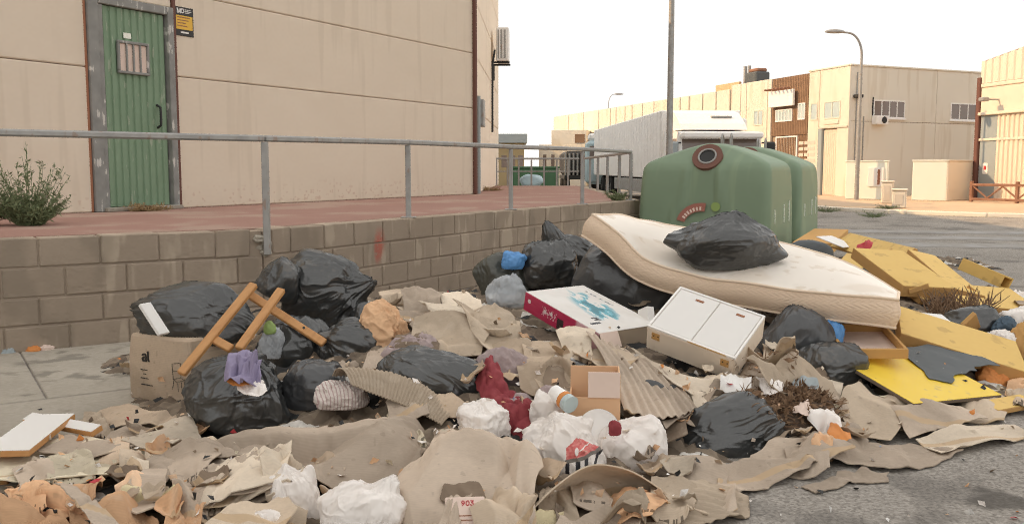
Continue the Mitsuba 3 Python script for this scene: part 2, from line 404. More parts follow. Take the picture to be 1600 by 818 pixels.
mat('m_fargreen', (.10, .20, .11), .7, .3)
mat('m_tan', (.36, .29, .17), .9, .1)
mat('m_corrug', (.72, .635, .52), .55, .4)
mat('m_bluegrey', (.30, .34, .35), .5, .5)
scene['m_glass'] = {'type': 'twosided', 'bsdf': {'type': 'principled', 'base_color': {'type': 'rgb', 'value': [.20, .16, .14]}, 'roughness': .1, 'specular': .6}}
scene['m_paleglass'] = {'type': 'twosided', 'bsdf': {'type': 'principled', 'base_color': {'type': 'rgb', 'value': [.42, .50, .50]}, 'roughness': .15, 'specular': .6}}
scene['m_clearfilm'] = {'type': 'principled', 'base_color': {'type': 'rgb', 'value': [.80, .86, .92]}, 'roughness': .25, 'specular': .5, 'spec_trans': .75, 'eta': 1.02} if False else {
    'type': 'blendbsdf', 'weight': .45, 'a': {'type': 'thindielectric', 'int_ior': 1.35}, 'b': {'type': 'twosided', 'bsdf': {'type': 'principled', 'base_color': {'type': 'rgb', 'value': [.62, .66, .70]}, 'roughness': .3, 'specular': .5}}}
# ------------------------------------------------------------ ground
KERB = [(9.6, 60), (9.4, 40), (9.25, 29.5), (9.9, 27.2), (10.9, 25.6), (12.4, 24.2), (15.5, 22.6), (22, 20.5), (60, 12)]
struct('road', flat([(-200, -30), (220, -30), (220, 420), (-200, 420)], 0.0), 'm_asphalt')
SLAB = [(-9, 5.5), (-5.6, 2.2), (-2.9, 3.4), (-2.35, 4.6), (-1.85, 5.6), (-1.2, 7.4), (-2.0, 7.62), (-3.6, 6.6), (-9, 3.2)]
# concrete apron along the wall, in slabs with open joints
FA = Frame((-3.476, 6.30), (1.528, .98))
FB = Frame((-1.948, 7.28), (3.878, 6.70))
FC = Frame((1.93, 13.98), (.0, 1))
for k, x in enumerate((-3.2, -1.55, .08)):
    root = 'pavement' 
    key = struct('pavement' if k == 0 else 'pavement', FA(bx(x, x + 1.62, -1.55, -.004, -.05, .012, .006)), 'm_concrete')
struct('pavement', FA(bx(-4.8, 1.7, -3.4, -1.562, -.05, .010, .006)), 'm_concrete')
# the sunny forecourt beyond the road, with its kerb
struct('forecourt', flat(KERB + [(60, 200), (9.6, 200)], .10), 'm_sand')
kp = np.array(KERB[:-1]); kv = []
kerb = free('kerb'); holders.add(kerb)
scene[kerb] = mikit.ply(cat([bar([*a, .05], [*b, .05], .16, .125, c=.02) for a, b in zip(kp[:-1], kp[1:])]), 'm_farwall'); labels[kerb] = {'kind': 'structure'}
# worn zebra crossing
for k in range(3):
    y0 = 15.4 + k * 1.7
    key = free('road__stripe'); scene[key] = mikit.ply(flat([(4.2 + .1 * k, y0), (16.0, y0 - 1.9), (16.0, y0 - 1.0), (4.2 + .1 * k, y0 + .9)], .004), 'm_paint')
# raised red walkway
A0, B1, BB = FA.pt(-1.6, .19, 0), np.array([1.93, 13.98]), np.array([1.93, 25.2])
C0 = np.array([-.68, 17.05]); FM = Frame(C0, (.485, .875)); FS = Frame(C0, (.032, 1.0))
walk = [tuple(FA.pt(-3.2, .19, 0)[:2]), tuple(FA.pt(1.80, .19, 0)[:2]), tuple(FB.pt(.03, .19, 0)[:2]), tuple(FB.pt(7.64, .19, 0)[:2]), (1.74, 25.2), (-1.5, 25.2), (-4, 17.0), tuple(FM.pt(-14, .5, 0)[:2]), (-9, 3.5)]
struct('path', prism(walk, .02, .797), 'm_redpath')

# ------------------------------------------------------------ concrete block wall
rng = random.Random(4)
wall = thing('block_wall', 'weathered brown concrete block wall holding up the red walkway', 'wall')
EXTRA = []
for F, L0, L1, name in ((FA, -2.4, 1.805, 'a'), (FB, .0, 7.74, 'b'), (FC, .2, 11.0, 'c')):
    z = 0.0
    part(wall, 'mortar', F.box(L0, L1 - .01, .012, .188, 0, .785), 'm_mortar')
    for row, h in enumerate((.19, .195, .21, .205)):
        x = L0 - (.2 if row % 2 else 0) + (.0 if name == 'a' else .1 if row % 2 else .0)
        while x < L1 - .02:
            l = (.40 if row < 3 else (.40 if name != 'a' else .405)) * rng.uniform(.97, 1.03)
            a, b = max(x, L0), min(x + l, L1)
            if b > L1 - .13: b = L1
            broken = row == 3 and ((name == 'a' and b > L1 - .02) or (name == 'b' and a < .02))
            if b - a > .05:
                j = rng.uniform(-.004, .004)
                top = z + h - (.004 if row == 3 else .010)
                bb = b - .009
                if broken and name == 'a': bb -= .10
                aa = a + (.09 if broken and name == 'b' else .0)
                blk = bx(aa, bb, j, .2 + j, z + .002, top + rng.uniform(-.003, .002), .007)
                if broken:
                    v = blk.vertices.copy(); v += .03 * (noise(v * 14, 3)[:, None] - .5) * [1, .6, .8]; blk.vertices = v
                part(wall, 'block', F(blk), 'm_block')
            x += l
            if b == L1: break
        z += h
for k in range(4):    # rubble in the broken corner
    m = trimesh.creation.icosphere(subdivisions=2, radius=1); v = m.vertices
    v = v * (.75 + .5 * noise(v * 2.2, k)[:, None]) * np.array([.05, .045, .035]) * rng.uniform(.7, 1.1)
    m.vertices = v + FB.pt(rng.uniform(-.07, .10), rng.uniform(-.02, .06), .62 + .035 * k)
    part(wall, 'rubble', m, 'm_concrete')

# ------------------------------------------------------------ railing
rail = thing('handrail', 'grey galvanised steel handrail on top of the block wall', 'railing')
posts = [FA.pt(-.55, .02, 0), FB.pt(.0, -.03, 0)] + [FB.pt(t, .08, 0) for t in (2.01, 4.0, 5.9, 7.55)]
ptop = [1.52] * 6
allp = [FA.pt(-2.4, .02, 1.53)] + [np.array([p[0], p[1], z]) for p, z in zip(posts[1:], (1.505, 1.525, 1.52, 1.525, 1.515))]
for a, b in zip(allp[:-1], allp[1:]):
    e = (b - a) / np.linalg.norm(b - a)
    part(rail, 'rail', bar(a + e * .004, b - e * .004, .055, .05, c=.012), 'm_galv')
for k, p in enumerate(posts[1:]):
    z0 = .60 if k == 0 else .795
    part(rail, 'post', bar([p[0], p[1], z0], [p[0], p[1], allp[k + 1][2] - .027], .05, .05, up=(0, 1, 0), c=.006), 'm_galv')
    if k: part(rail, 'base_plate', bx(p[0] - .07, p[0] + .07, p[1] - .07, p[1] + .07, .797, .806, .003), 'm_galv')
cpt = allp[-1]
rp = [cpt] + [np.array([1.84, 13.98 + 2.0 * k, 1.515]) for k in range(1, 6)]
for a, b in zip(rp[:-1], rp[1:]):
    e = (b - a) / np.linalg.norm(b - a)
    part(rail, 'rail', bar(a + e * .03, b - e * .004, .05, .05, c=.012), 'm_galv')
for p in rp[1:]:
    part(rail, 'post', bar([p[0], p[1], .795], [p[0], p[1], p[2] - .027], .05, .05, up=(0, 1, 0), c=.006), 'm_galv')
r2 = thing('handrail', 'grey steel railing crossing the far end of the red walkway', 'railing')
part(r2, 'rail', bar([-.45, 25.0, 1.52], [1.80, 25.0, 1.52], .05, .05, c=.01), 'm_galv')
part(r2, 'rail', bar([-.45, 25.0, 1.18], [1.80, 25.0, 1.18], .03, .03, c=.006), 'm_galv')
for x in (-.42, -.12, .18, .52, .86, 1.2, 1.5):
    part(r2, 'post', bar([x, 25.0, .79], [x, 25.0, 1.49], .045, .045, up=(0, 1, 0), c=.006), 'm_galv')

# ------------------------------------------------------------ the pale warehouse on the left
bld = thing('warehouse', 'pale precast concrete warehouse with a green metal door', 'building')
H0 = 6.5
part(bld, 'wall', cat(prism([tuple(FM.pt(-24, .11, 0)[:2]), tuple(FM.pt(-.03, .11, 0)[:2]), tuple(FS.pt(9.36, .11, 0)[:2]), (-16, 30), (-24, 6)], .6, H0 - .02)), 'm_joint')
DX0, DX1 = -7.96, -6.82
rows = [(.80, 2.348), (2.357, 3.323), (3.332, 4.303), (4.312, 5.303), (5.312, 6.5)]
for k, (z0, z1) in enumerate(rows):
    for x0, x1 in (((-15.9, DX0 - .015), (DX1 + .02, -.002)) if k < 2 else ((-15.9, -8.3), (-8.285, -.002))):
        part(bld, 'panel', FM.box(x0, x1, 0, .1, z0, z1, .012), 'm_wall')
    part(bld, 'panel', FS.box(.06, 4.68, 0, .1, z0, z1, .012), 'm_wall')
    part(bld, 'panel', FS.box(4.695, 9.38, 0, .1, z0, z1, .012), 'm_wall')
part(bld, 'panel', FM.box(DX0, DX1, 0, .1, 3.14, 3.32, .008), 'm_wall')
part(bld, 'coping', cat(FM.box(-16, .0, -.06, .14, H0 + .002, H0 + .09, .01)), 'm_galv')
part(bld, 'coping', cat(FS.box(.08, 9.42, -.06, .14, H0 + .002, H0 + .09, .01)), 'm_galv')
part(bld, 'downpipe', FM.box(-.075, -.012, -.07, -.004, .80, H0 - .1, .01), 'm_redpipe', label='dark red square downpipe at the corner')
fx = lambda a, b, y0, y1, z0, z1, c=.006: FM.box(a, b, y0, y1, z0, z1, c)
# door: recessed ribbed leaf, frame of worn grey boards
zt = 3.10
part(bld, 'door_frame', fx(DX0, DX0 + .125, -.045, .07, .80, zt + .03), 'm_frame', label='worn grey door jamb with flaking white paint')
part(bld, 'door_frame', fx(DX1 - .085, DX1, -.045, .07, .80, zt + .03), 'm_frame', label='worn grey door jamb with flaking white paint')
part(bld, 'door_frame', fx(DX0 + .128, DX1 - .088, -.04, .07, zt - .06, zt + .03), 'm_frame')
part(bld, 'door_frame', fx(DX1 + .004, DX1 + .045, -.03, .06, .80, 4.3), 'm_redpipe', label='thin rusty red conduit beside the door')
part(bld, 'door_frame', fx(DX0 - .03, DX0 - .004, -.012, .06, .80, zt + .03), 'm_brick', label='rusty orange edge strip')
lx0, lx1 = DX0 + .20, DX1 - .10
part(bld, 'door_frame', fx(DX0 + .128, lx0 - .004, -.02, .07, .80, zt - .063), 'm_frame')
leaf = [fx(lx0, lx1, .02, .05, .845, zt - .064, .004)]
n = 9; wv = (lx1 - lx0) / n
for k in range(n):
    a = lx0 + k * wv
    prof = [(a + .004, .02), (a + wv * .16, .004), (a + wv * .70, .004), (a + wv * .84, .02)]
    m = prism(prof, .85, zt - .068); leaf.append(FM(m))
dk = part(bld, 'door', cat(leaf), 'm_greendoor', label='green ribbed metal door with a small barred window')
wx0, zb = FM.at(183, 107); wx1, zt2 = FM.at(231, 50)
wx0, wx1, zb, zt2 = wx0, wx1 - .01, 2.32, 2.68
for a, b, c0, d0 in ((wx0, wx1, zt2 - .03, zt2), (wx0, wx1, zb, zb + .03), (wx0, wx0 + .03, zb + .031, zt2 - .031), (wx1 - .03, wx1, zb + .031, zt2 - .031)):
    part(dk, 'window_frame', fx(a, b, -.03, .003, c0, d0), 'm_frame')
part(dk, 'pane', fx(wx0 + .031, wx1 - .031, -.006, .002, zb + .031, zt2 - .031, .001), 'm_pink', label='pale curtain behind the door window')
for k in range(3):
    xx = wx0 + .03 + (wx1 - wx0 - .06) * (k + 1) / 4
    part(dk, 'bar', fx(xx - .009, xx + .009, -.028, -.008, zb + .031, zt2 - .031, .002), 'm_frame')
part(dk, 'label', fx(wx0 + .10, wx0 + .20, -.002, .003, zt2 + .03, zt2 + .09, .001), 'm_palegreen', label='small pale sticker above the window')
hx, hz = FM.at(246, 182)
hp = [FM.pt(hx, .0, hz - .13), FM.pt(hx, -.055, hz - .10), FM.pt(hx, -.06, hz), FM.pt(hx, -.055, hz + .10), FM.pt(hx, .0, hz + .13)]
part(dk, 'handle', tube(hp, .014, 8), 'm_dark', smooth=40)
part(bld, 'threshold', fx(DX0 + .1, DX1, -.10, .04, .80, .842), 'm_concrete')
# details of the side wall
part(bld, 'pipe', FS(cyl([.35, -.05, .8], [.35, -.05, 2.6], .035)), 'm_bluegrey', smooth=40)
part(bld, 'meter_box', FS.box(.42, .9, -.14, -.004, 2.05, 2.55, .01), 'm_galv')
part(bld, 'bracket', FS.box(9.2, 9.40, -.12, -.062, 6.05, 6.30, .01), 'm_dark')
# alarm plaque
sx0, sz1 = FM.at(271, 9); sx1, sz0 = FM.at(302, 57)
sg = thing('alarm_sign', 'small black and yellow alarm plaque on the wall beside the green door', 'sign')
bs = lambda x, z, y: basis(FM.pt(x, y, z), [FM.d[0], FM.d[1], 0], [0, 0, 1])
sz0, sz1 = sz1 - .335, sz1
part(sg, 'plate', fx(sx0, sx1, -.012, -.002, sz0, sz1, .003), 'm_signblack')
W, Hh = sx1 - sx0, sz1 - sz0
part(sg, 'yellow_field', fx(sx0 + .018, sx1 - .018, -.0145, -.0125, sz0 + Hh * .22, sz0 + Hh * .70, .0005), 'm_signyellow')
part(sg, 'lettering', lettering('M', .055, bs(sx0 + .03, sz1 - .075, -.0125), True), 'm_whitepaint')
ring = trimesh.creation.annulus(r_min=.016, r_max=.028, height=.002); part(sg, 'emblem', moved(ring, bs(sx0 + .118, sz1 - .045, -.0135)), 'm_whiteboard')
for k in range(3): part(sg, 'text_line', fx(sx0 + .155, sx0 + .155 + (.085, .10, .07)[k], -.0138, -.0125, sz1 - .032 - k * .018, sz1 - .024 - k * .018, .0003), 'm_whiteboard')
for k, w_ in enumerate((.9, .8, .6, .7)): part(sg, 'text_line', fx(sx0 + .035, sx0 + .035 + (W - .07) * w_, -.0158, -.0147, sz0 + Hh * (.62 - .1 * k), sz0 + Hh * (.62 - .1 * k) + .012, .0003), 'm_brick')
part(sg, 'text_line', fx(sx0 + W * .3, sx0 + W * .72, -.0138, -.0125, sz0 + Hh * .09, sz0 + Hh * .15, .0003), 'm_whiteboard')
# air conditioner on the side wall
ac = thing('air_conditioner', 'white air conditioner hung on the side wall of the pale warehouse', 'air conditioner')
ax, az0, az1 = 5.6, 3.83, 4.62
part(ac, 'casing', FS.box(ax, ax + .85, -.42, -.12, az0, az1, .02), 'm_whitepaint')
part(ac, 'grille', FS.box(ax - .012, ax - .002, -.38, -.16, az0 + .06, az1 - .06, .003), 'm_galv')
for k in range(3): part(ac, 'slat', FS.box(ax - .025, ax - .014, -.38 + k * .08, -.35 + k * .08, az0 + .06, az1 - .06, .002), 'm_trailer')
for s in (.1, .7): part(ac, 'bracket', cat(FS.box(ax + s, ax + s + .04, -.44, -.003, az0 - .045, az0 - .003, .004), FS.box(ax + s, ax + s + .04, -.05, -.003, az0 - .4, az0 - .047, .004)), 'm_dark')
part(ac, 'pipe', FS(tube([[ax - .06, -.09, az0 + .25], [ax - .10, -.04, az0 - .1], [ax - .12, -.035, az0 - .9], [ax - .12, -.035, az0 - 1.7]], .025, 8)), 'm_dark', smooth=40)
# the next building behind it, which keeps the lorry in the shade
nb = thing('warehouse', 'plain concrete warehouse standing behind the pale one', 'building')
part(nb, 'wall', prism([(-13, 28), (-1.5, 28), (-1.3, 46), (-13, 46)], 0, 6.4), 'm_whiteboard')
part(nb, 'roof', prism([(-13.1, 27.9), (-1.4, 27.9), (-1.2, 46.1), (-13.1, 46.1)], 6.4, 6.5), 'm_galv')

# ------------------------------------------------------------ weeds
def weed(name, base, h, spread, nst, seed, label, leafm='m_leaf', cat_='plant', leafn=36, lean=0.0, droop=.25):
    rg = np.random.default_rng(seed); st, lv, lf = [], [], []
    for k in range(nst):
        a = rg.uniform(0, 2 * np.pi); rr = spread * np.sqrt(rg.uniform(0, 1)); hh = h * (.25 + .75 * rg.uniform(0, 1) ** 2.2) * (1 - .35 * rr / spread)
        b0 = base + np.array([.25 * rr * np.cos(a), .25 * rr * np.sin(a), 0]); tip = base + np.array([rr * np.cos(a) + lean * hh, rr * np.sin(a), hh])
        mid = (b0 + tip) / 2 + np.array([0, 0, droop * hh * .3]) + rg.normal(0, .015, 3)
        s = np.linspace(0, 1, 6)[:, None]; c = (1 - s) ** 2 * b0 + 2 * s * (1 - s) * mid + s ** 2 * tip
        st.append(tube(c, np.linspace(.0045, .0015, 6), 4))
        for q in range(leafn):
            t = rg.uniform(.08, 1.0) ** 1.15; o = (1 - t) ** 2 * b0 + 2 * t * (1 - t) * mid + t * t * tip
            d = rg.normal(0, 1, 3) + [0, 0, .9]; d /= np.linalg.norm(d); sd = np.cross(d, rg.normal(0, 1, 3)); sd /= np.linalg.norm(sd)
            L, wd = rg.uniform(.022, .06), rg.uniform(.003, .008)
            i = len(lv); o2 = o + d * L
            lv += [o, o + d * L * .5 + sd * wd, o2, o + d * L * .5 - sd * wd]; lf += [[i, i + 1, i + 2], [i, i + 2, i + 3]]
    t = thing(name, label, cat_)
    part(t, 'stem', cat(st), 'm_dry' if leafm == 'm_dry' else 'm_leaf'); part(t, 'foliage', trimesh.Trimesh(np.array(lv), lf, process=False), leafm)
    return t
wp = Pz(48, 352, .797)
weed('weed', wp, .78, .36, 120, 3, 'bushy green weed growing by the wall left of the door', leafn=40)
weed('weed', wp + np.array([-.38, -.1, 0]), .38, .30, 50, 5, 'lower green weed cut by the left edge of the photo', leafn=40)
weed('dry_grass', FM.pt(-7.45, -.17, .80), .10, .34, 90, 8, 'low tuft of dry yellow grass at the foot of the green door', 'm_dry', 'grass', 8)
weed('weed', np.array([1.55, 13.75, .797]), .22, .22, 40, 9, 'small green weed by the corner post of the handrail', leafn=22)
weed('dry_grass', FS.pt(2.5, -.1, .80), .14, .35, 50, 10, 'dry weeds along the foot of the side wall', 'm_dry', 'grass', 8)
for px, py, s, lab in ((1292, 331, 1, 'yellow green grass tuft on the far kerb nearest the glass banks'), (1385, 326, 2, 'grass tuft growing beside the concrete utility boxes'), (1365, 339, 3, 'small grass tuft by the bend of the far kerb')):
    weed('grass_tuft', Pz(px, py, .1), .22, .45, 40, 20 + s, lab, 'm_leaf', 'grass', 14)

# ------------------------------------------------------------ glass banks (green bottle containers)
def igloo(o, d, label, front=True):
    F = Frame(o, d); g = thing('glass_bank', label, 'recycling container', 'green glass banks')
    prof = [(.06, .93, .76), (.16, .955, .79), (.35, .953, .783), (.6, .95, .775), (.8, .945, .762), (1.0, .94, .75), (1.12, .932, .733), (1.22, .925, .715), (1.27, .918, .70), (1.31, .90, .68), (1.34, .878, .66), (1.365, .85, .64), (1.41, .76, .585), (1.46, .64, .525), (1.51, .50, .46), (1.56, .36, .40), (1.60, .22, .34), (1.625, .10, .28), (1.632, .03, .12)]
    V, Fc = [], []
    for z, a, b in prof:
        r = min(.10, a * .6, b * .6); ring = []
        for sx_, sy_, q0 in ((1, 1, 0), (-1, 1, 90), (-1, -1, 180), (1, -1, 270)):
            for q in np.radians(q0 + np.linspace(0, 90, 7)): ring.append((sx_ * (a - r) + r * np.cos(q), sy_ * (b - r) + r * np.sin(q)))
        ring = np.array(ring); out = []
        for i in range(len(ring)):
            p0, p1 = ring[i], ring[(i + 1) % len(ring)]
            k = 40 if i % 7 == 6 else 1
            out += [p0 + (p1 - p0) * t_ for t_ in np.linspace(0, 1, k, endpoint=False)]
        V.append(np.column_stack([np.array(out), np.full(len(out), z)]))
    n = len(V[0])
    V = np.vstack(V); m_ = len(prof)
    for i in range(m_ - 1):
        for k in range(n):
            a, b = i * n + k, i * n + (k + 1) % n; Fc += [[a, b, b + n], [a, b + n, a + n]]
    c = len(V); V = np.vstack([V, [[0, 0, 1.634]], [[0, 0, .06]]])
    for k in range(n): Fc += [[c, (m_ - 1) * n + k, (m_ - 1) * n + (k + 1) % n], [c + 1, (k + 1) % n, k]]
    body = trimesh.Trimesh(V, Fc, process=False)
    v = body.vertices
    # flared ribs pressed into the front face, below the port
    fr = v[:, 1] < -.2
    for s in (-1, 1):
        xc = s * (.24 + .22 * np.clip((1.05 - v[:, 2]) / .6, 0, 1) ** 1.3) + 0
        dd = np.abs(v[:, 0] + .02 - xc)
        v[:, 1] -= fr * .034 * np.exp(-(dd / .032) ** 2) * np.clip((1.36 - v[:, 2]) / .15, 0, 1)
    v[:, 1] += fr * .02 * (np.abs(v[:, 0] + .02) < .22) * np.clip((1.25 - v[:, 2]) / .2, 0, 1)
    body.vertices = v
    L = Frame((0, 0), (1, 0))
    part(g, 'body', F(body), 'm_igloo', smooth=True)
    part(g, 'skirt', F(bx(-.86, .86, -.68, .68, .0, .10, .03)), 'm_igloo')
    # port: tilted ring and dark throat
    pc = np.array([.02, -.595, 1.42]); nrm = np.array([0, -.80, .60]); up = np.array([0, .6, .8])
    mb = basis(pc, [1, 0, 0], up)
    part(g, 'port_ring', F(moved(trimesh.creation.annulus(r_min=.125, r_max=.215, height=.07, sections=48), mb)), 'm_ring', smooth=40, label='brown ring round the bottle port')
    part(g, 'port_rim', F(moved(trimesh.creation.torus(.122, .014, 40, 10), mb @ trimesh.transformations.translation_matrix([0, 0, .036]))), 'm_galv', smooth=True)
    part(g, 'port', F(moved(trimesh.creation.cylinder(.112, .05, sections=40), mb)), 'm_dark', label='dark bottle port')
    for s in (-1, 1):
        x = .12 + s * .065
        hp = [[x, -.02, 1.60], [x, -.02, 1.72], [x, .02, 1.765], [x, .06, 1.72], [x, .06, 1.60]]
        part(g, 'lifting_hook', F(tube(hp, .016, 8)), 'm_galv', smooth=40)
    if front:
        a0 = np.linspace(math.radians(165), math.radians(80), 16); cx, cz = .0, .46
        outer = [(cx + .37 * math.cos(t), cz + .33 * math.sin(t)) for t in a0]; inner = [(cx + .25 * math.cos(t), cz + .21 * math.sin(t)) for t in a0[::-1]]
        band = trimesh.creation.extrude_polygon(Polygon(outer + inner), .006, engine='earcut')
        m4 = np.eye(4); m4[:3, 0], m4[:3, 1], m4[:3, 2], m4[:3, 3] = [1, 0, 0], [0, .02, 1], [0, -1, .02], [0, -.80, 0]
        part(g, 'sticker', F(moved(band, m4)), 'm_sticker', label='red arc sticker')
        for k in range(7):
            t = math.radians(150 - k * 9.5); q = np.array([cx + .29 * math.cos(t), cz + .25 * math.sin(t)])
            tick = trimesh.creation.box(extents=[.026, .05, .004]); tick.apply_transform(trimesh.transformations.rotation_matrix(t - math.pi / 2, [0, 0, 1])); tick.apply_translation([q[0], q[1], .0075])
            part(g, 'sticker_letter', F(moved(tick, m4)), 'm_pink')
        part(g, 'sticker', F(moved(trimesh.creation.extrude_polygon(shapely.Point(.20, .74).buffer(.065), .006, engine='earcut'), m4)), 'm_leafgreen', label='round yellow green sticker')
    else: pass
    for s in (-.5, .1, .45):
        part(g, 'scuff', F(bx(.945, .9595, s, s + .012, .5, .75 + .1 * s, .002)), 'm_palegreen', label='pale scratch on the side')
    return g
gd = np.array([.883, -.47]); gn = np.array([.47, .883])
P1 = np.array([2.66, 13.03]) + gn * .78
igloo((P1[0], P1[1]), gd, 'green dome topped glass bank in front, with the bottle port facing the mattress')
P2 = P1 + gn * 2.35 - gd * .04
igloo((P2[0], P2[1]), gd, 'second green glass bank, half hidden behind the first one', False)

# ------------------------------------------------------------ street lamps
def lamp(x, y, h, label, arm=(-1, 0), r0=.085, r1=.045, arml=1.1):
    t = thing('street_lamp', label, 'street lamp', 'street lamps')
    part(t, 'pole', tube([[x, y, 0], [x, y, h * .5], [x, y, h - .8]], [r0, (r0 + r1) / 2, r1], 14), 'm_galv', smooth=40)
    a = np.linspace(0, np.pi / 2, 9); ar = np.array([*arm, 0.0]); ar /= np.linalg.norm(ar)
    pts = [np.array([x, y, h - .8]) + ar * arml * .75 * (1 - np.cos(q)) + np.array([0, 0, .8 * np.sin(q)]) for q in a] + [np.array([x, y, h + .02]) + ar * arml]
    part(t, 'arm', tube(pts, np.linspace(r1, r1 * .75, len(pts)), 10), 'm_galv', smooth=40)
    e = pts[-1]; m = trimesh.creation.icosphere(subdivisions=3); v = m.vertices * np.array([.38, .15, .10]); v[v[:, 2] < 0, 2] *= .5; m.vertices = v
    hd = np.eye(4); hd[:3, 0] = ar; hd[:3, 1] = np.cross([0, 0, 1], ar); hd[:3, 3] = e + ar * .3
    part(t, 'lamp_head', moved(m, hd), 'm_galv', smooth=True)
    part(t, 'base_plate', bx(x - .16, x + .16, y - .16, y + .16, .0, .06, .02), 'm_galv')
    part(t, 'hatch', bx(x - .05, x + .05, y - r0 - .008, y - r0 + .02, .5, .9, .004), 'm_galv')
b = Pz(1338, 312, .1)
lamp(3.40, 20.2, 8.6, 'tall grey lamp post rising behind the glass banks, its head out of the frame', (1, .2), .075, .045)
lamp(b[0], b[1], 6.15, 'curved arm street lamp standing in front of the beige corner building', (-1, -.1), arml=.75)
lamp(7.6, 74, 7.0, 'far street lamp with its head just above the long sunlit facade', (1, 0), .05, .03, .5)
# ------------------------------------------------------------ far buildings
K0 = np.array([13.9, 38.7, .0]); FF = Frame(K0, (.2905, -.957)); FG = Frame(K0, (.906, .42))
HB = 5.45
def win(F, root, x0, x1, z0, z1, n=1, glass='m_glass', frame='m_whitepaint', y=0.0):
    fw = .045
    k = part(root, 'window', cat(F.box(x0, x1, y - .03, y + .02, z0, z0 + fw), F.box(x0, x1, y - .03, y + .02, z1 - fw, z1), *[F.box(x0 + (x1 - x0 - fw) * i / n, x0 + (x1 - x0 - fw) * i / n + fw, y - .028, y + .022, z0 + fw, z1 - fw) for i in range(n + 1)]), frame)
    for i in range(n):
        a = x0 + (x1 - x0 - fw) * i / n + fw; b = x0 + (x1 - x0 - fw) * (i + 1) / n
        part(k, 'pane', F.box(a + .002, b - .002, y - .008, y + .004, z0 + fw + .002, z1 - fw - .002), glass)
    return k
fxz = lambda px, py: FF.at(px, py)
corner = thing('corner_building', 'two storey corner building with cream front and grey beige side', 'building')
xb = fxz(1262, 200)[0]
part(corner, 'wall', cat(prism([tuple(FF.pt(xb, .12, 0)[:2]), tuple(FF.pt(-.03, .12, 0)[:2]), tuple(FG.pt(15, .12, 0)[:2]), tuple(FG.pt(15, 10, 0)[:2]), tuple(FF.pt(xb, 12, 0)[:2])], 0, HB - .05)), 'm_joint')
xm = fxz(1283, 200)[0]; xd0, zd = fxz(1282, 207); xd1, _ = fxz(1318, 207); _, zr = fxz(1300, 207)
xs = fxz(1281, 130)[0]
for x0, x1 in ((xb + .01, xs), (xs + .03, -.01)):
    if x0 > xb + .5:
        part(corner, 'panel', FF.box(x0, x1, 0, .12, 3.02, HB, .01), 'm_farwall')
        part(corner, 'panel', FF.box(x1 - .75, x1, 0, .12, .0, 3.0, .01), 'm_farwall')
        part(corner, 'roller_door', FF.box(x0 + .30, x1 - .77, .06, .12, .1, 2.9, .01), 'm_cream')
        for q in range(7):
            xa = x0 + .34 + q * (x1 - .8 - x0 - .34) / 7
            part(corner, 'door_rib', FF.box(xa, xa + .05, .045, .0595, .12, 2.85), 'm_cream')
        part(corner, 'door_post', FF.box(x0 + .02, x0 + .28, -.05, .10, .1, 2.98, .01), 'm_bluegrey')
        part(corner, 'lintel', FF.box(x0 + .02, x1 - .02, -.06, -.003, 2.95, 3.02, .01), 'm_fargrey')
    else:
        part(corner, 'panel', FF.box(x0, x1, 0, .12, 0, HB, .01), 'm_farwall')
zz0, zz1 = fxz(1300, 182)[1], fxz(1300, 158)[1]
win(FF, corner, fxz(1288, 170)[0], fxz(1318, 170)[0] - .2, zz0 - .1, zz1, 2, 'm_paleglass', 'm_farwall')
win(FF, corner, fxz(1267, 170)[0], fxz(1278, 170)[0], zz0 - .1, zz1, 1, 'm_paleglass', 'm_farwall')
part(corner, 'balcony_panel', FF.box(fxz(1288, 190)[0], fxz(1318, 190)[0] - .3, -.05, -.003, 3.12, zz0 - .16, .01), 'm_farwall')
for x0, x1 in ((.03, 5.0), (5.02, 10.0), (10.02, 15)):
    part(corner, 'panel', FG.box(x0, x1, 0, .12, 0, 3.19, .01), 'm_farwall'); part(corner, 'panel', FG.box(x0, x1, 0, .12, 3.21, HB, .01), 'm_farwall')
part(corner, 'coping', FG.box(-.02, 15, -.05, .2, HB + .002, HB + .07, .01), 'm_farwall')
part(corner, 'coping', FF.box(xb, -.03, -.05, .2, HB + .002, HB + .07, .01), 'm_farwall')
gx0, gz0 = FG.at(1364, 183); gx1, gz1 = FG.at(1414, 158)
win(FG, corner, gx0, gx1, gz0 - .02, gz1, 4, 'm_glass'); part(corner, 'sill', FG.box(gx0 - .05, gx1 + .05, -.08, -.003, gz0 - .09, gz0 - .025, .01), 'm_whitepaint')
gx2, _ = FG.at(1485, 175); gx3, _ = FG.at(1538, 175)
win(FG, corner, gx2, gx3, gz0 - .02, gz1, 4, 'm_glass'); part(corner, 'sill', FG.box(gx2 - .05, gx3 + .05, -.08, -.003, gz0 - .09, gz0 - .025, .01), 'm_whitepaint')
for px in (1334, 1346): 
    x = FG.at(px, 250)[0]; part(corner, 'conduit', FG.box(x, x + .035, -.04, -.003, 0, 3.4 if px == 1346 else 5.2), 'm_galv')
x, z = FG.at(1336, 151); part(corner, 'floodlight', FG.box(x - .12, x + .22, -.28, -.003, z - .06, z + .08, .03), 'm_dark')
a2 = thing('air_conditioner', 'small air conditioner under the window of the grey beige side wall', 'air conditioner')
x, z = FG.at(1372, 188)
part(a2, 'casing', FG.box(x - .38, x + .30, -.30, -.005, z - .18, z + .18, .02), 'm_whitepaint')
part(a2, 'fan', FG(moved(trimesh.creation.cylinder(.14, .02, sections=24), basis([x + .04, -.305, z], [1, 0, 0], [0, 0, 1]))), 'm_dark')
part(a2, 'pipe', FG(tube([[x - .34, -.02, z + .19], [x - .36, -.03, z + .6], [x - .33, -.02, z + .95]], .025, 6)), 'm_dark')
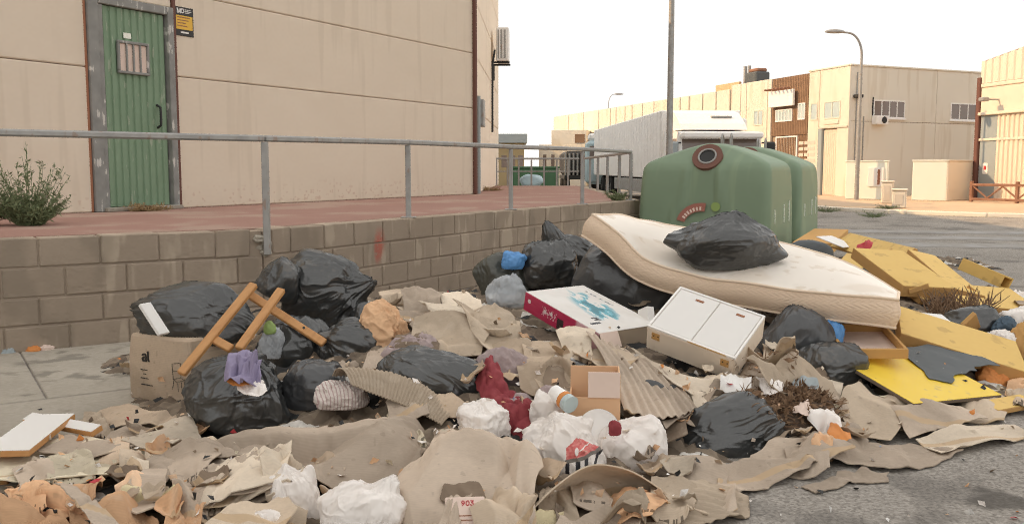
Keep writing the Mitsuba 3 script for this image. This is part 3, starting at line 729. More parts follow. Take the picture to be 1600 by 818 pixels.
# brown clad unit
xa = fxz(1205, 200)[0]
br = thing('brown_unit', 'industrial unit clad in dark brown boards with a blank white sign', 'building')
part(br, 'wall', prism([tuple(FF.pt(xa + .02, .1, 0)[:2]), tuple(FF.pt(xb - .02, .1, 0)[:2]), tuple(FF.pt(xb - .02, 10, 0)[:2]), tuple(FF.pt(xa + .02, 10, 0)[:2])], 0, HB - .08), 'm_joint')
nb_ = 22
for k in range(nb_):
    x0 = xa + .02 + (xb - xa - .04) * k / nb_; x1 = xa + .02 + (xb - xa - .04) * (k + 1) / nb_ - .02
    part(br, 'board', FF.box(x0, x1, .0, .1, 2.75, HB - .04, .01), 'm_brownclad')
xg = fxz(1245, 250)[0]
for k in range(6):
    x0 = xg + .05 + (xb - xg - .07) * k / 6; part(br, 'board', FF.box(x0, x0 + (xb - xg - .07) / 6 - .02, 0, .1, 0, 2.73, .01), 'm_brownclad')
part(br, 'gate', FF.box(xa + .5, xg - .08, .03, .1, .05, 2.68, .01), 'm_fargrey')
for k in range(12): part(br, 'gate_bar', FF.box(xa + .52 + k * (xg - xa - .62) / 12, xa + .58 + k * (xg - xa - .62) / 12, .0, .028, .08, 2.65), 'm_brownclad')
part(br, 'gate_frame', cat(FF.box(xa + .42, xa + .50, -.02, .1, 0, 2.72), FF.box(xg - .08, xg, -.02, .1, 0, 2.72), FF.box(xa + .5, xg - .08, -.02, .02, 2.66, 2.72)), 'm_whitepaint')
z0, z1 = fxz(1225, 190)[1], fxz(1225, 171)[1]
win(FF, br, fxz(1212, 180)[0], fxz(1238, 180)[0], z0, z1, 5, 'm_paleglass'); win(FF, br, fxz(1247, 180)[0], fxz(1258, 180)[0], z0 + .02, z1 + .2, 2, 'm_paleglass')
sgn = thing('sign', 'blank white sign board on the dark brown clad unit', 'sign')
z0, z1 = fxz(1225, 169)[1], fxz(1225, 142)[1]
x0, x1 = fxz(1208, 150)[0], fxz(1246, 150)[0]
part(sgn, 'board', FF.box(x0, x1, -.25, -.12, z0 + .06, z1, .02), 'm_whitepaint')
for k in range(6): part(sgn, 'spotlight', FF.box(x0 + .2 + k * (x1 - x0 - .4) / 5 - .05, x0 + .2 + k * (x1 - x0 - .4) / 5 + .05, -.6, -.255, z1 + .02, z1 + .1, .02), 'm_rust')
part(sgn, 'bracket', cat(*[FF.box(x0 + q * (x1 - x0), x0 + q * (x1 - x0) + .06, -.118, -.003, z0 + .3, z1 - .1) for q in (.1, .5, .88)]), 'm_rust')
for r in range(4):
    for q in range(3):
        x0 = fxz(1246.5, 220)[0] + .12 + q * .42; part(br, 'notice', FF.box(x0, x0 + .34, -.02, -.003, 2.3 - r * .26, 2.45 - r * .26), 'm_pink')
# cream unit, then the long facade
xc = fxz(1141, 200)[0]; xe = fxz(865, 200)[0]
cu = thing('cream_unit', 'cream rendered industrial unit between the long facade and the brown unit', 'building')
part(cu, 'wall', prism([tuple(FF.pt(xc + .02, .1, 0)[:2]), tuple(FF.pt(xa - .02, .1, 0)[:2]), tuple(FF.pt(xa - .02, 10, 0)[:2]), tuple(FF.pt(xc + .02, 10, 0)[:2])], 0, HB - .08), 'm_joint')
cuts = [xc + .03] + [fxz(p, 180)[0] for p in (1157, 1166, 1199)] + [xa - .02]
for a, b in zip(cuts[:-1], cuts[1:]): part(cu, 'panel', FF.box(a, b - .05, 0, .1, 0, HB - .02, .01), 'm_farwall')
z0, z1 = fxz(1185, 196)[1], fxz(1185, 172)[1]
win(FF, cu, fxz(1178, 180)[0], fxz(1196, 180)[0] - .2, z0, z1, 2, 'm_paleglass', 'm_farwall')
lf = thing('long_facade', 'long sunlit precast facade behind the white trailer', 'building')
part(lf, 'wall', prism([tuple(FF.pt(xe, .12, 0)[:2]), tuple(FF.pt(xc - .02, .12, 0)[:2]), tuple(FF.pt(xc - .02, 10, 0)[:2]), tuple(FF.pt(xe, 10, 0)[:2])], 0, HB - .25), 'm_joint')
marks = [865, 889, 912, 936, 954, 963, 977, 988, 1004, 1022, 1048, 1063, 1077, 1098, 1119, 1141]
xs_ = [fxz(p, 190)[0] for p in marks]; xs_[-1] = xc - .02
for i, (a, b) in enumerate(zip(xs_[:-1], xs_[1:])):
    part(lf, 'panel', FF.box(a, b - .12, 0, .1, 0, HB - .2, .01), 'm_farwall')
for i, px in enumerate((872, 880, 895, 905, 925, 929, 942, 950)):
    x, z = fxz(px, 212); part(lf, 'window', FF.box(x - .25, x + .25, -.03, -.003, 2.85, 3.75, .01), 'm_glass')
part(lf, 'roof_screen', FF.box(fxz(1102, 150)[0], fxz(1138, 150)[0], .6, .75, HB - .2, HB + .22, .02), 'm_peach')
for px in (1137, 1143):
    x, z = fxz(px, 130); part(cu, 'chimney', FF(cyl([x, 1, HB - .1], [x, 1, HB + 1.0], .09)), 'm_galv', smooth=40)
tk = thing('roof_tank', 'dark tank with a red cap on the roof of the cream unit', 'tank')
x, z = fxz(1149, 140); part(tk, 'body', FF.box(x - .45, x + .6, .8, 1.6, HB - .06, HB + .62, .06), 'm_darkgrey'); part(tk, 'cap', FF.box(x - .3, x + .5, .9, 1.5, HB + .622, HB + .8, .05), 'm_rust')
# corrugated warehouse at the right edge
Wc = Pz(1522, 312, .1); FW = Frame(Wc, (.17, -.985))
wh = thing('corrugated_warehouse', 'sunlit corrugated warehouse with rusty corner post at the right edge', 'building')
hz = lambda py: FW.at(1530, py)[1]
part(wh, 'wall', cat(FW(moved(prism([(0, 0), (14, 0), (14, 6.9), (0, 5.05)], 0, 9), basis([.05, 9.11, 0], [1, 0, 0], [0, 0, 1])))), 'm_joint')
part(wh, 'corner_post', FW.box(-.10, .10, -.06, .10, 0, 4.45, .02), 'm_redpipe')
def corrug(F, x0, x1, z0, z1, pitch, slope=0.0, y=0.0):
    out = []; x = x0
    while x < x1 - pitch * .3:
        w = min(pitch, x1 - x); zt_ = z1 + slope * (x - x0)
        pr = prism([(x + .002, y + .05), (x + w * .12, y), (x + w * .55, y), (x + w * .67, y + .05), (x + w - .002, y + .05), (x + w - .002, y + .09), (x + .002, y + .09)], z0, zt_)
        out.append(F(pr)); x += pitch
    return out
zA, zB, zC, zD = hz(131), hz(176), hz(190), hz(205)
for m in corrug(FW, .0, 9, zA, 5.03, .38, .13): part(wh, 'cladding', m, 'm_corrug')
part(wh, 'beam', FW.box(.11, 9, -.04, .09, zA - .16, zA - .02, .02), 'm_cream')
part(wh, 'panel', FW.box(.11, 9, .0, .09, zB, zA - .17, .01), 'm_cream')
part(wh, 'door_track', FW.box(.11, 9, -.12, .09, zB - .12, zB - .01, .02), 'm_corrug')
part(wh, 'door_panel', FW.box(.12, 1.0, .03, .09, .05, zB - .13, .01), 'm_bluegrey')
for m in corrug(FW, 1.02, 9, .05, zB - .13, .24): part(wh, 'cladding', m, 'm_cream')
part(wh, 'rail', FW.box(.12, 9, -.03, -.004, 2.15, 2.24, .01), 'm_corrug')
part(wh, 'notice', FW.box(.35, .62, .015, .029, .95, 1.35), 'm_whitepaint', label='white notice with a red mark')
part(wh, 'notice_mark', FW.box(.42, .55, .010, .0145, 1.1, 1.25), 'm_redpaper')
pl = FW.at(1560, 156); part(wh, 'wall_lamp', cat(FW.box(pl[0] - .15, pl[0] + .15, -.7, -.45, pl[1] - .06, pl[1] + .08, .03), FW.box(pl[0] + .0, pl[0] + .05, -.45, -.003, pl[1] - .02, pl[1] + .03)), 'm_galv')
# rusty lattice barrier
Lb = Pz(1515, 315, .1); FL = Frame(Lb, (.5, -.866))
lb = thing('lattice_barrier', 'rusty steel lattice barrier in front of the corrugated warehouse', 'barrier')
part(lb, 'chord', FL.box(0, 5, -.05, .05, .55, .64, .01), 'm_rust'); part(lb, 'chord', FL.box(0, 5, -.05, .05, .06, .14, .01), 'm_rust')
for k in range(4): part(lb, 'post', FL.box(k * 1.65, k * 1.65 + .1, -.052, .052, 0, .72, .01), 'm_rust')
for k in range(9):
    a, b = FL.pt(.1 + k * .54, 0, .14 if k % 2 else .55), FL.pt(.1 + (k + 1) * .54, 0, .55 if k % 2 else .14); part(lb, 'brace', bar(a, b, .05, .05, c=.008), 'm_rust')
# white boundary walls and utility boxes of the forecourt
def lowwall(pxa, pxb, pyb, pyt, d, label, m='m_palegreen', th=.18):
    a = Pz(pxa, pyb, .1); F = Frame(a, d); x1 = F.at(pxb, pyb)[0]; z1 = F.at(pxa, pyt)[1]
    t = thing('boundary_wall', label, 'wall')
    part(t, 'panel', F.box(0, x1, 0, th, 0, z1, .02), m); part(t, 'coping', F.box(-.03, x1 + .03, -.03, th + .03, z1 + .002, z1 + .05, .01), m)
    return F, x1, z1, t
F1, x1, z1, t1 = lowwall(1320, 1385, 311, 253, (.8, -.6), 'pale boundary wall with a white meter panel beside the street lamp')
part(t1, 'meter_panel', F1.box(x1 * .55, x1 * .92, -.06, -.003, z1 * .35, z1 * .85, .01), 'm_whitepaint'); part(t1, 'vent', F1.box(x1 * .78, x1 * .84, -.075, -.062, z1 * .4, z1 * .8, .004), 'm_brick')
F2, x2, z2, t2 = lowwall(1424, 1478, 313, 252, (.86, -.5), 'pale sunlit boundary wall on the far side of the gateway')
a = F2.pt(x2 + .04, .0, 0); F3_ = Frame(a, (.75, .66)); t3 = thing('boundary_wall', 'tan boundary wall joining the pale wall to the corrugated warehouse', 'wall')
part(t3, 'panel', F3_.box(0, 2.6, 0, .18, 0, z2, .02), 'm_corrug'); part(t3, 'coping', F3_.box(-.03, 2.6, -.03, .21, z2 + .002, z2 + .05, .01), 'm_corrug')
for (pxa, pxb, pb, pt, lab) in ((1376, 1394, 318, 285, 'taller pale concrete utility box by the kerb'), (1393, 1415, 325, 298, 'lower pale concrete utility box by the kerb')):
    a = Pz(pxa, pb, .1); F = Frame(a, (.9, -.43)); x1 = F.at(pxb, pb)[0]; z1 = F.at(pxa, pt)[1]
    t = thing('utility_box', lab, 'utility box'); part(t, 'body', F.box(0, x1, 0, .4, 0, z1, .03), 'm_farwall'); part(t, 'lid', F.box(-.03, x1 + .03, -.03, .43, z1 + .002, z1 + .06, .015), 'm_farwall'); part(t, 'door', F.box(.08, x1 - .08, -.015, -.003, .1, z1 - .1, .005), 'm_fargrey')

# ------------------------------------------------------------ the lorry
def wheel(t, x, y, r=.48, w=.3):
    k = part(t, 'wheel', moved(trimesh.creation.torus(r - .14, .14, 32, 12), basis([x, y, r], [0, 1, 0], [0, 0, 1]) @ np.diag([1, 1, w / .28, 1])), 'm_rubber', smooth=True)
    part(k, 'rim', moved(trimesh.creation.cylinder(r - .2, w * .7, sections=24), basis([x, y, r], [0, 1, 0], [0, 0, 1])), 'm_galv', smooth=30)
tr = thing('lorry', 'white articulated lorry with roof fairing parked behind the glass banks', 'lorry')
lx, ly, w = 4.68, 26.0, 2.32
FT = Frame((lx, ly, 0), (1, .06))
side = [(0, .45), (0, 1.35), (.18, 2.26), (.30, 2.30), (2.1, 2.34), (2.1, .45)]    # (depth, z)
cab = moved(prism(side, 0, w), basis([0, 0, 0], [0, 1, 0], [0, 0, 1])); cab = FT(cab)
part(tr, 'cab', cab, 'm_whitepaint')
fair = [(.35, 2.345), (.55, 2.52), (1.2, 2.86), (1.75, 2.95), (2.08, 2.95), (2.08, 2.345)]
fm = moved(prism(fair, .10, w - .32), basis([0, 0, 0], [0, 1, 0], [0, 0, 1])); part(tr, 'roof_fairing', FT(fm), 'm_whitepaint')
part(tr, 'roof_fairing', FT.box(w - .318, w - .15, .9, 2.0, 2.345, 2.7, .06), 'm_whitepaint')
part(tr, 'fairing_vent', FT.box(1.1, 1.7, .86, 1.0, 2.70, 2.76, .01), 'm_galv')
part(tr, 'sun_visor', FT.box(.02, w - .02, -.20, .14, 2.08, 2.27, .05), 'm_whitepaint')
m4 = basis([.08, .02, 1.38], [1, 0, 0], [0, .185, .98]); part(tr, 'windscreen', FT(moved(bx(0, w - .16, 0, .72, .0, .015, .004), m4)), 'm_glass')
part(tr, 'grille', FT.box(.35, w - .35, -.03, -.003, .6, 1.2, .01), 'm_darkgrey')
part(tr, 'bumper', FT.box(-.02, w + .02, -.10, -.035, .3, .58, .03), 'm_whitepaint')
for x in (.12, w - .42): part(tr, 'headlight', FT.box(x, x + .3, -.13, -.102, .38, .54, .02), 'm_paleglass')
for x, s in ((-.36, 1), (w + .06, 1)):
    k = part(tr, 'mirror', FT.box(x, x + .30, -.12, .06, 1.42, 2.0, .05), 'm_bluegrey' if x < 0 else 'm_dark'); part(k, 'arm', FT.box(min(x + .25, w - .02), max(x + .05, .02), -.02, .02, 1.95, 1.99), 'm_dark')
part(tr, 'side_window', FT.box(-.012, -.002, .45, 1.2, 1.5, 2.1, .003), 'm_glass')
part(tr, 'side_window', FT.box(w + .002, w + .012, .45, 1.2, 1.5, 2.1, .003), 'm_glass')
for x in (.15, w - .15):
    c = FT.pt(x, .75, 0); wheel(tr, c[0], c[1])
FTT = Frame((4.55, 28.6, 0), (1, .047)); tlen = 15.2
part(tr, 'trailer', FTT.box(0, 2.45, 0, tlen, .95, 3.02, .03), 'm_trailer')
for k in range(30): part(tr, 'trailer_rib', FTT.box(-.008, -.002, .1 + k * tlen / 30, .16 + k * tlen / 30, 1.0, 2.98, .004), 'm_trailer')
part(tr, 'chassis', FTT.box(.5, 1.95, -1.5, tlen - .3, .6, .94, .02), 'm_dark')
for y in (10.6, 11.8, 13.0, -.9):
    for x in (.2, 2.2):
        c = FTT.pt(x, y, 0); wheel(tr, c[0], c[1])
part(tr, 'side_guard', FTT.box(.0, .05, 2, 9, .45, .9, .01), 'm_galv')
# the stake sided lorry further off
sl = thing('lorry', 'far dark stake sided lorry with a pale blue cab', 'lorry')
FQ = Frame((2.62, 45, 0), (1, 0))
part(sl, 'cab', FT.__class__((3.55, 44.0, 0), (1, 0)).box(0, 1.05, 0, 1.6, .5, 2.55, .15), 'm_farpaleblue')
part(sl, 'windscreen', Frame((3.55, 44.0, 0), (1, 0)).box(.1, .95, -.02, -.003, 1.7, 2.3, .01), 'm_glass')
part(sl, 'roof_deflector', Frame((3.55, 44.0, 0), (1, 0)).box(.1, .95, .2, 1.2, 2.56, 2.9, .1), 'm_whitepaint')
part(sl, 'bed', FQ.box(0, 2.0, 1.8, 6.5, .7, .9, .02), 'm_dark')
for k in range(9): part(sl, 'stake', FQ.box(.02 + k * .2, .10 + k * .2, 1.72, 1.78, .9, 2.0, .01), 'm_galv')
part(sl, 'load', FQ.box(.03, 1.9, 1.9, 6.4, .905, 2.1, .12), 'm_dark')
for y in (2.2, 5.5):
    for x in (.15, 1.85): wheel(sl, 2.62 + x, 45 + y, .42)
# yard behind the walkway
FY = Frame((-3.0, 62, 0), (1, 0))
y1 = thing('tan_building', 'low tan building with a dark flat roof edge at the end of the walkway', 'building')
part(y1, 'wall', FY.box(-4, 3.8, 0, 8, 0, 2.9, .02), 'm_tan'); part(y1, 'roof', FY.box(-4.2, 4.0, -.4, 8, 2.902, 3.5, .03), 'm_bluegrey')
for k in range(3): part(y1, 'window', FY.box(2.3 + k * .55, 2.65 + k * .55, -.03, -.003, 1.3, 2.1, .01), 'm_glass')
y2 = thing('cream_building', 'small cream building with a stepped gable far behind the railing', 'building')
FY2 = Frame((1.9, 66, 0), (1, -.3))
part(y2, 'wall', cat(FY2.box(0, 3.4, 0, 6, 0, 2.9, .02), FY2.box(.9, 3.4, .01, 6, 2.9, 3.9, .02)), 'm_farwall')
for k in range(5): part(y2, 'window', FY2.box(.3 + k * .6, .55 + k * .6, -.03, -.003, 1.1, 2.2, .01), 'm_glass')
part(y2, 'window', FY2.box(2.6, 3.3, -.03, .006, 3.0, 3.6, .01), 'm_brownclad')
y3 = thing('cabin', 'green site cabin seen through the far railing', 'container')
FY3 = Frame((-.2, 44, 0), (1, 0)); part(y3, 'body', FY3.box(.1, 2.4, 0, 2, .05, 1.25, .03), 'm_fargreen'); part(y3, 'lid', FY3.box(.05, 2.45, -.05, 2.05, 1.252, 1.34, .02), 'm_fargreen')
for k in range(6): part(y3, 'rib', FY3.box(.2 + k * .4, .26 + k * .4, -.04, -.003, .1, 1.2), 'm_fargreen')
# ------------------------------------------------------------ the heap: its ground shape
CP = [(-120, 818, .10), (-60, 760, .04), (100, 818, .12), (250, 818, .14), (450, 818, .08), (570, 818, .05), (720, 818, .10), (900, 818, .06), (1050, 818, .03), (1130, 818, 0),
      (60, 735, .04), (200, 740, .06), (350, 740, .10), (500, 720, .11), (650, 720, .11), (780, 700, .12), (900, 700, .10), (1040, 720, .05), (1150, 745, .0),
      (40, 690, 0), (150, 680, .005), (290, 670, .02), (420, 650, .10), (560, 640, .16), (700, 650, .20), (850, 650, .17), (980, 660, .15), (1080, 650, .12), (1200, 700, .02), (1330, 730, 0), (1450, 690, 0), (1590, 680, 0),
      (200, 600, 0), (330, 580, .15), (450, 580, .28), (600, 580, .30), (720, 580, .30), (850, 590, .28), (960, 600, .25), (1100, 600, .25), (1230, 600, .20), (1330, 630, .08), (1430, 632, .04), (1560, 640, 0),
      (300, 500, .26), (420, 500, .38), (560, 500, .42), (700, 520, .41), (850, 520, .36), (960, 530, .34), (1080, 540, .32), (1250, 520, .33), (1380, 530, .26), (1480, 560, .14), (1590, 590, .04),
      (430, 450, .38), (520, 450, .40), (640, 460, .42), (760, 470, .42), (860, 440, .46), (1000, 440, .45), (1150, 440, .45), (1300, 450, .42), (1420, 470, .33), (1520, 480, .22), (1595, 500, .12),
      (700, 446, .36), (800, 425, .48), (900, 395, .58), (1000, 375, .58), (1150, 385, .50), (1280, 395, .36), (1400, 425, .26), (1500, 440, .16), (1600, 455, .05), (1250, 372, .26), (1660, 560, .0), (1660, 480, .06)]
pts = [Pz(*c) for c in CP]
pts += [np.array([x, y, 0.0]) for x, y in ((-2.9, 6.2), (-2.4, 6.5), (-1.9, 7.0), (-1.3, 7.6), (-.9, 8.6), (-.2, 10.0), (.6, 11.0), (1.4, 12.2), (2.4, 12.4), (3.6, 11.8), (4.4, 10.6), (5.2, 9.6), (6.0, 8.0), (5.0, 6.0), (4.0, 5.0), (2.6, 4.0), (1.4, 3.2), (.9, 2.6), (-2.6, 3.2), (-2.6, 4.4), (-2.4, 5.4))]
pts = np.array(pts)
rbf = RBFInterpolator(pts[:, :2], pts[:, 2], kernel='linear', smoothing=.002)
GX0, GY0, GS = -4.0, 1.8, .02
gx, gy = np.arange(GX0, 7.0, GS), np.arange(GY0, 13.2, GS)
coarse = 5
cx_, cy_ = np.meshgrid(gx[::coarse], gy[::coarse], indexing='ij')
Hc = rbf(np.column_stack([cx_.ravel(), cy_.ravel()])).reshape(cx_.shape)
gi, gj = np.meshgrid(np.arange(len(gx)) / coarse, np.arange(len(gy)) / coarse, indexing='ij')
HB_ = np.maximum(gaussian_filter(map_coordinates(Hc, [gi, gj], order=1, mode='nearest'), 2.5), 0) * .86
HC = HB_.copy()           # what lies there now
def look(H, x, y):
    r = map_coordinates(H, [(np.atleast_1d(np.asarray(x, float)) - GX0) / GS, (np.atleast_1d(np.asarray(y, float)) - GY0) / GS], order=1, mode='constant', cval=0.0)
    return float(r[0]) if np.ndim(x) == 0 else r
def hit(px, py, dz=0.0):
    """where a ray first meets the heap raised by dz"""
    r = ray(px, py); d = np.arange(2.0, 13.0, .012)
    q = EYE + r * (d / r[1])[:, None]
    h = look(HB_, q[:, 0], q[:, 1]) + dz
    i = np.argmax(q[:, 2] <= h)
    if q[i, 2] > h[i]: return Pz(px, py, dz)
    return q[i]
def settle(mesh):
    """remember the mesh's top in the height map"""
    v = np.vstack([mesh.vertices, mesh.triangles_center])
    i = ((v[:, 0] - GX0) / GS).round().astype(int); j = ((v[:, 1] - GY0) / GS).round().astype(int)
    ok = (i >= 0) & (j >= 0) & (i < HC.shape[0]) & (j < HC.shape[1])
    np.maximum.at(HC, (i[ok], j[ok]), v[ok, 2])

# ------------------------------------------------------------ makers
def facets(q, seed, amp, K=11, ext=.85, fine=.34):
    """piecewise flat crumpling: flat panels that meet in straight folds"""
    rg = np.random.default_rng(seed + 900); out = 0
    for k, a in ((K, 1.0), (K * 4, fine)):
        c = np.vstack([rg.uniform(-ext, ext, (k, 2)), [[-2, -2], [2, -2], [2, 2], [-2, 2]]]); v = rg.normal(0, 1, k + 4); v[-4:] = 0
        out = out + a * LinearNDInterpolator(c, v, fill_value=0)(q)
    return amp * out
def ridge(n): return 1 - np.abs(2 * n - 1)
def bag_mesh(rx, ry, rz, seed, knot=(0, .2, 1), lump=.22, wr=.060, flat_=.55, sub=5, neck=.0, rot=0.0, tilt=(0, 0), stretch=(1, 1, 1), ears=()):
    p = np.array(trimesh.creation.icosphere(subdivisions=sub).vertices); f = trimesh.creation.icosphere(subdivisions=sub).faces
    o = seed * 7.31
    k = np.asarray(knot, float); k /= np.linalg.norm(k)
    t1 = np.cross(k, [.3, .8, .1]); t1 /= np.linalg.norm(t1); t2 = np.cross(k, t1)
    c = p @ k; a, b = p @ t1, p @ t2; s = np.hypot(a, b) + 1e-6
    P = p * np.asarray(stretch)
    warp = np.stack([fbm(p * 2.1 + o + 11, 2), fbm(p * 2.1 + o + 23, 2), fbm(p * 2.1 + o + 37, 2)], -1) - .5
    rgp = np.random.default_rng(seed + 500); K = 12
    nn = rgp.normal(0, 1, (K, 3)); nn /= np.linalg.norm(nn, axis=1, keepdims=True); dd_ = rgp.uniform(1 - 1.15 * lump, 1.03, K)
    ri = dd_ / np.maximum((p + .12 * warp) @ nn.T, .05)
    r = ((ri ** -20).sum(1) + 1.08 ** -20) ** (-1 / 20)
    r = r * (1 + lump * .9 * (fbm(P * 1.5 + o, 2) - .5))
    phi = np.stack([a / s, b / s], -1)
    wk = np.clip((c + .75) / 1.7, 0, 1)
    def pleats(fr, along, wv, pw): return ridge(noise(np.column_stack([phi * fr, c * along]) + warp * wv + o + fr)) ** pw
    r += wr * ((pleats(2.3, .7, 1.6, 2.5) - .25) * (.25 + .9 * wk) + .62 * (pleats(5.2, .8, 2.0, 2.5) - .25) * (.2 + 1.0 * wk) + .30 * (pleats(11, .9, 2.4, 2.2) - .28) * (.0 + 1.25 * wk ** 2) + (.16 * (pleats(23, 1.1, 3.0, 2.0) - .3) * 1.2 * wk ** 2 if sub > 5 else 0))
    g1 = rgp.normal(0, 1, 3); g1 /= np.linalg.norm(g1)          # drag folds across the bag, long in one direction
    Ps = P - np.outer(P @ g1, g1) * .72
    cr = ridge(noise(Ps * 3.6 + warp * 1.8 + o + 3)); cr2 = ridge(noise(Ps * 8.5 + warp * 2.6 + o + 9)); cr3 = ridge(noise(P * 15.0 + warp * 4 + o + 13))
    r += wr * (.50 * (cr ** 3 - .2) + .10 * (cr2 ** 3 - .2))
    r += neck * np.exp(-(1 - c) / .02) - (.30 * neck) * np.exp(-((c - .93) / .05) ** 2)
    for ex, ey, ez, el in ears:
        e_ = np.array([ex, ey, ez], float); e_ /= np.linalg.norm(e_); r += el * np.exp(-(1 - (p + .1 * warp) @ e_) / .035) * (.75 + .5 * pleats(5.2, .8, 2.0, 1.0))
    q = p * r[:, None]
    q = np.sign(q) * np.abs(q) ** .92
    low = q[:, 2] < -flat_; q[low, 2] = -flat_ + (q[low, 2] + flat_) * .2
    q = q * np.array([rx, ry, rz])
    m = trimesh.Trimesh(q, f, process=False)
    for ang, ax in ((tilt[0], [1, 0, 0]), (tilt[1], [0, 1, 0]), (rot, [0, 0, 1])):
        if ang: m.apply_transform(trimesh.transformations.rotation_matrix(math.radians(ang), ax))
    return m
def bag(name, box, d, label, matk='m_bag', cat_='bag', group=None, seed=1, depth=.8, inner=True, **kw):
    """box: (x0, y0, x1, y1) in photo pixels, d: forward distance of its middle"""
    x0, y0, x1, y1 = box
    w, h = (x1 - x0) * d / FOC, (y1 - y0) * d / FOC
    rz = h / (1.62); rx = w / 2.04
    m = bag_mesh(rx, rx * depth, rz, seed, **kw)
    # fit the turned mesh back to the wanted width and height
    b = m.bounds; s = w / (b[1, 0] - b[0, 0]); s2 = h / (b[1, 2] - b[0, 2])
    m.vertices = (m.vertices - (b[0] + b[1]) / 2) * [s, (s + s2) / 2, s2] 
    c = Pd((x0 + x1) / 2, (y0 + y1) / 2, d)
    m.apply_translation(c); settle(m)
    t = thing(name, label, cat_, group)
    return t, m, c, (w / 2, (m.bounds[1, 1] - m.bounds[0, 1]) / 2, h / 2)
def put(t, m, matk, smooth=True, **kw):
    part(t, 'body', m, matk, smooth, **kw)
def simple_bag(name, box, d, label, matk='m_bag', cat_='bag', **kw):
    t, m, c, r = bag(name, box, d, label, matk, cat_, **kw)
    del labels_holder[:]
    holders.discard(t); lab = labels.pop(t); scene[t] = mikit.ply(m, matk, True); labels[t] = lab
    return t, m, c, r
labels_holder = []
def tri_sheet(poly, h, seed):
    """triangulated planar polygon with jittered inner points; returns points, triangles, number of rim points"""
    rg = np.random.default_rng(seed)
    P = Polygon(poly)
    if not P.is_valid: P = P.buffer(0)
    if P.geom_type != 'Polygon': P = max(P.geoms, key=lambda g: g.area)
    L = P.exterior.length; nb = max(12, int(L / h)); rim = np.array([P.exterior.interpolate(t).coords[0] for t in np.linspace(0, L, nb, endpoint=False)])
    x0, y0, x1, y1 = P.bounds
    X, Y = np.meshgrid(np.arange(x0, x1, h), np.arange(y0, y1, h * .87), indexing='ij'); X = X + (np.arange(X.shape[1]) % 2) * h / 2
    q = np.column_stack([X.ravel(), Y.ravel()]); q = q + rg.uniform(-.18, .18, q.shape) * h
    q = q[shapely.contains_xy(P.buffer(-h * .55), q[:, 0], q[:, 1])]
    pts = np.vstack([rim, q]); tri = Delaunay(pts).simplices
    c = pts[tri].mean(1); tri = tri[shapely.contains_xy(P.buffer(1e-4), c[:, 0], c[:, 1])]
    a = np.cross(pts[tri[:, 1]] - pts[tri[:, 0]], pts[tri[:, 2]] - pts[tri[:, 0]]); tri[a < 0] = tri[a < 0][:, ::-1]
    tri = tri[np.abs(a) > 1e-9]
    return pts, tri, len(rim), P
def thicken(V, F, t):
    m = trimesh.Trimesh(V, F, process=False); N = np.array(m.vertex_normals)
    n = len(V); e = np.sort(m.edges, axis=1); u, inv, cnt = np.unique(e, axis=0, return_inverse=True, return_counts=True)
    be = m.edges[cnt[inv.ravel()] == 1]
    top, bot = V + N * t / 2, V - N * t / 2
    side = np.vstack([np.column_stack([be[:, 0], be[:, 0] + n, be[:, 1] + n]), np.column_stack([be[:, 0], be[:, 1] + n, be[:, 1]])])
    # rim vertices doubled so the cut edge stays crisp
    VV = np.vstack([top, bot]); FF_ = np.vstack([F, F[:, ::-1] + n])
    sv = VV[side.ravel()]; sf = np.arange(len(sv)).reshape(-1, 3)
    return trimesh.Trimesh(np.vstack([VV, sv]), np.vstack([FF_, sf + len(VV)]), process=False), np.concatenate([np.arange(n), np.arange(n), side.ravel() % n])
TONE = dict(tan=0, wet=1, orange=2, pale=3, dark=4, peach=5, grey=6, foam=7, card=8)
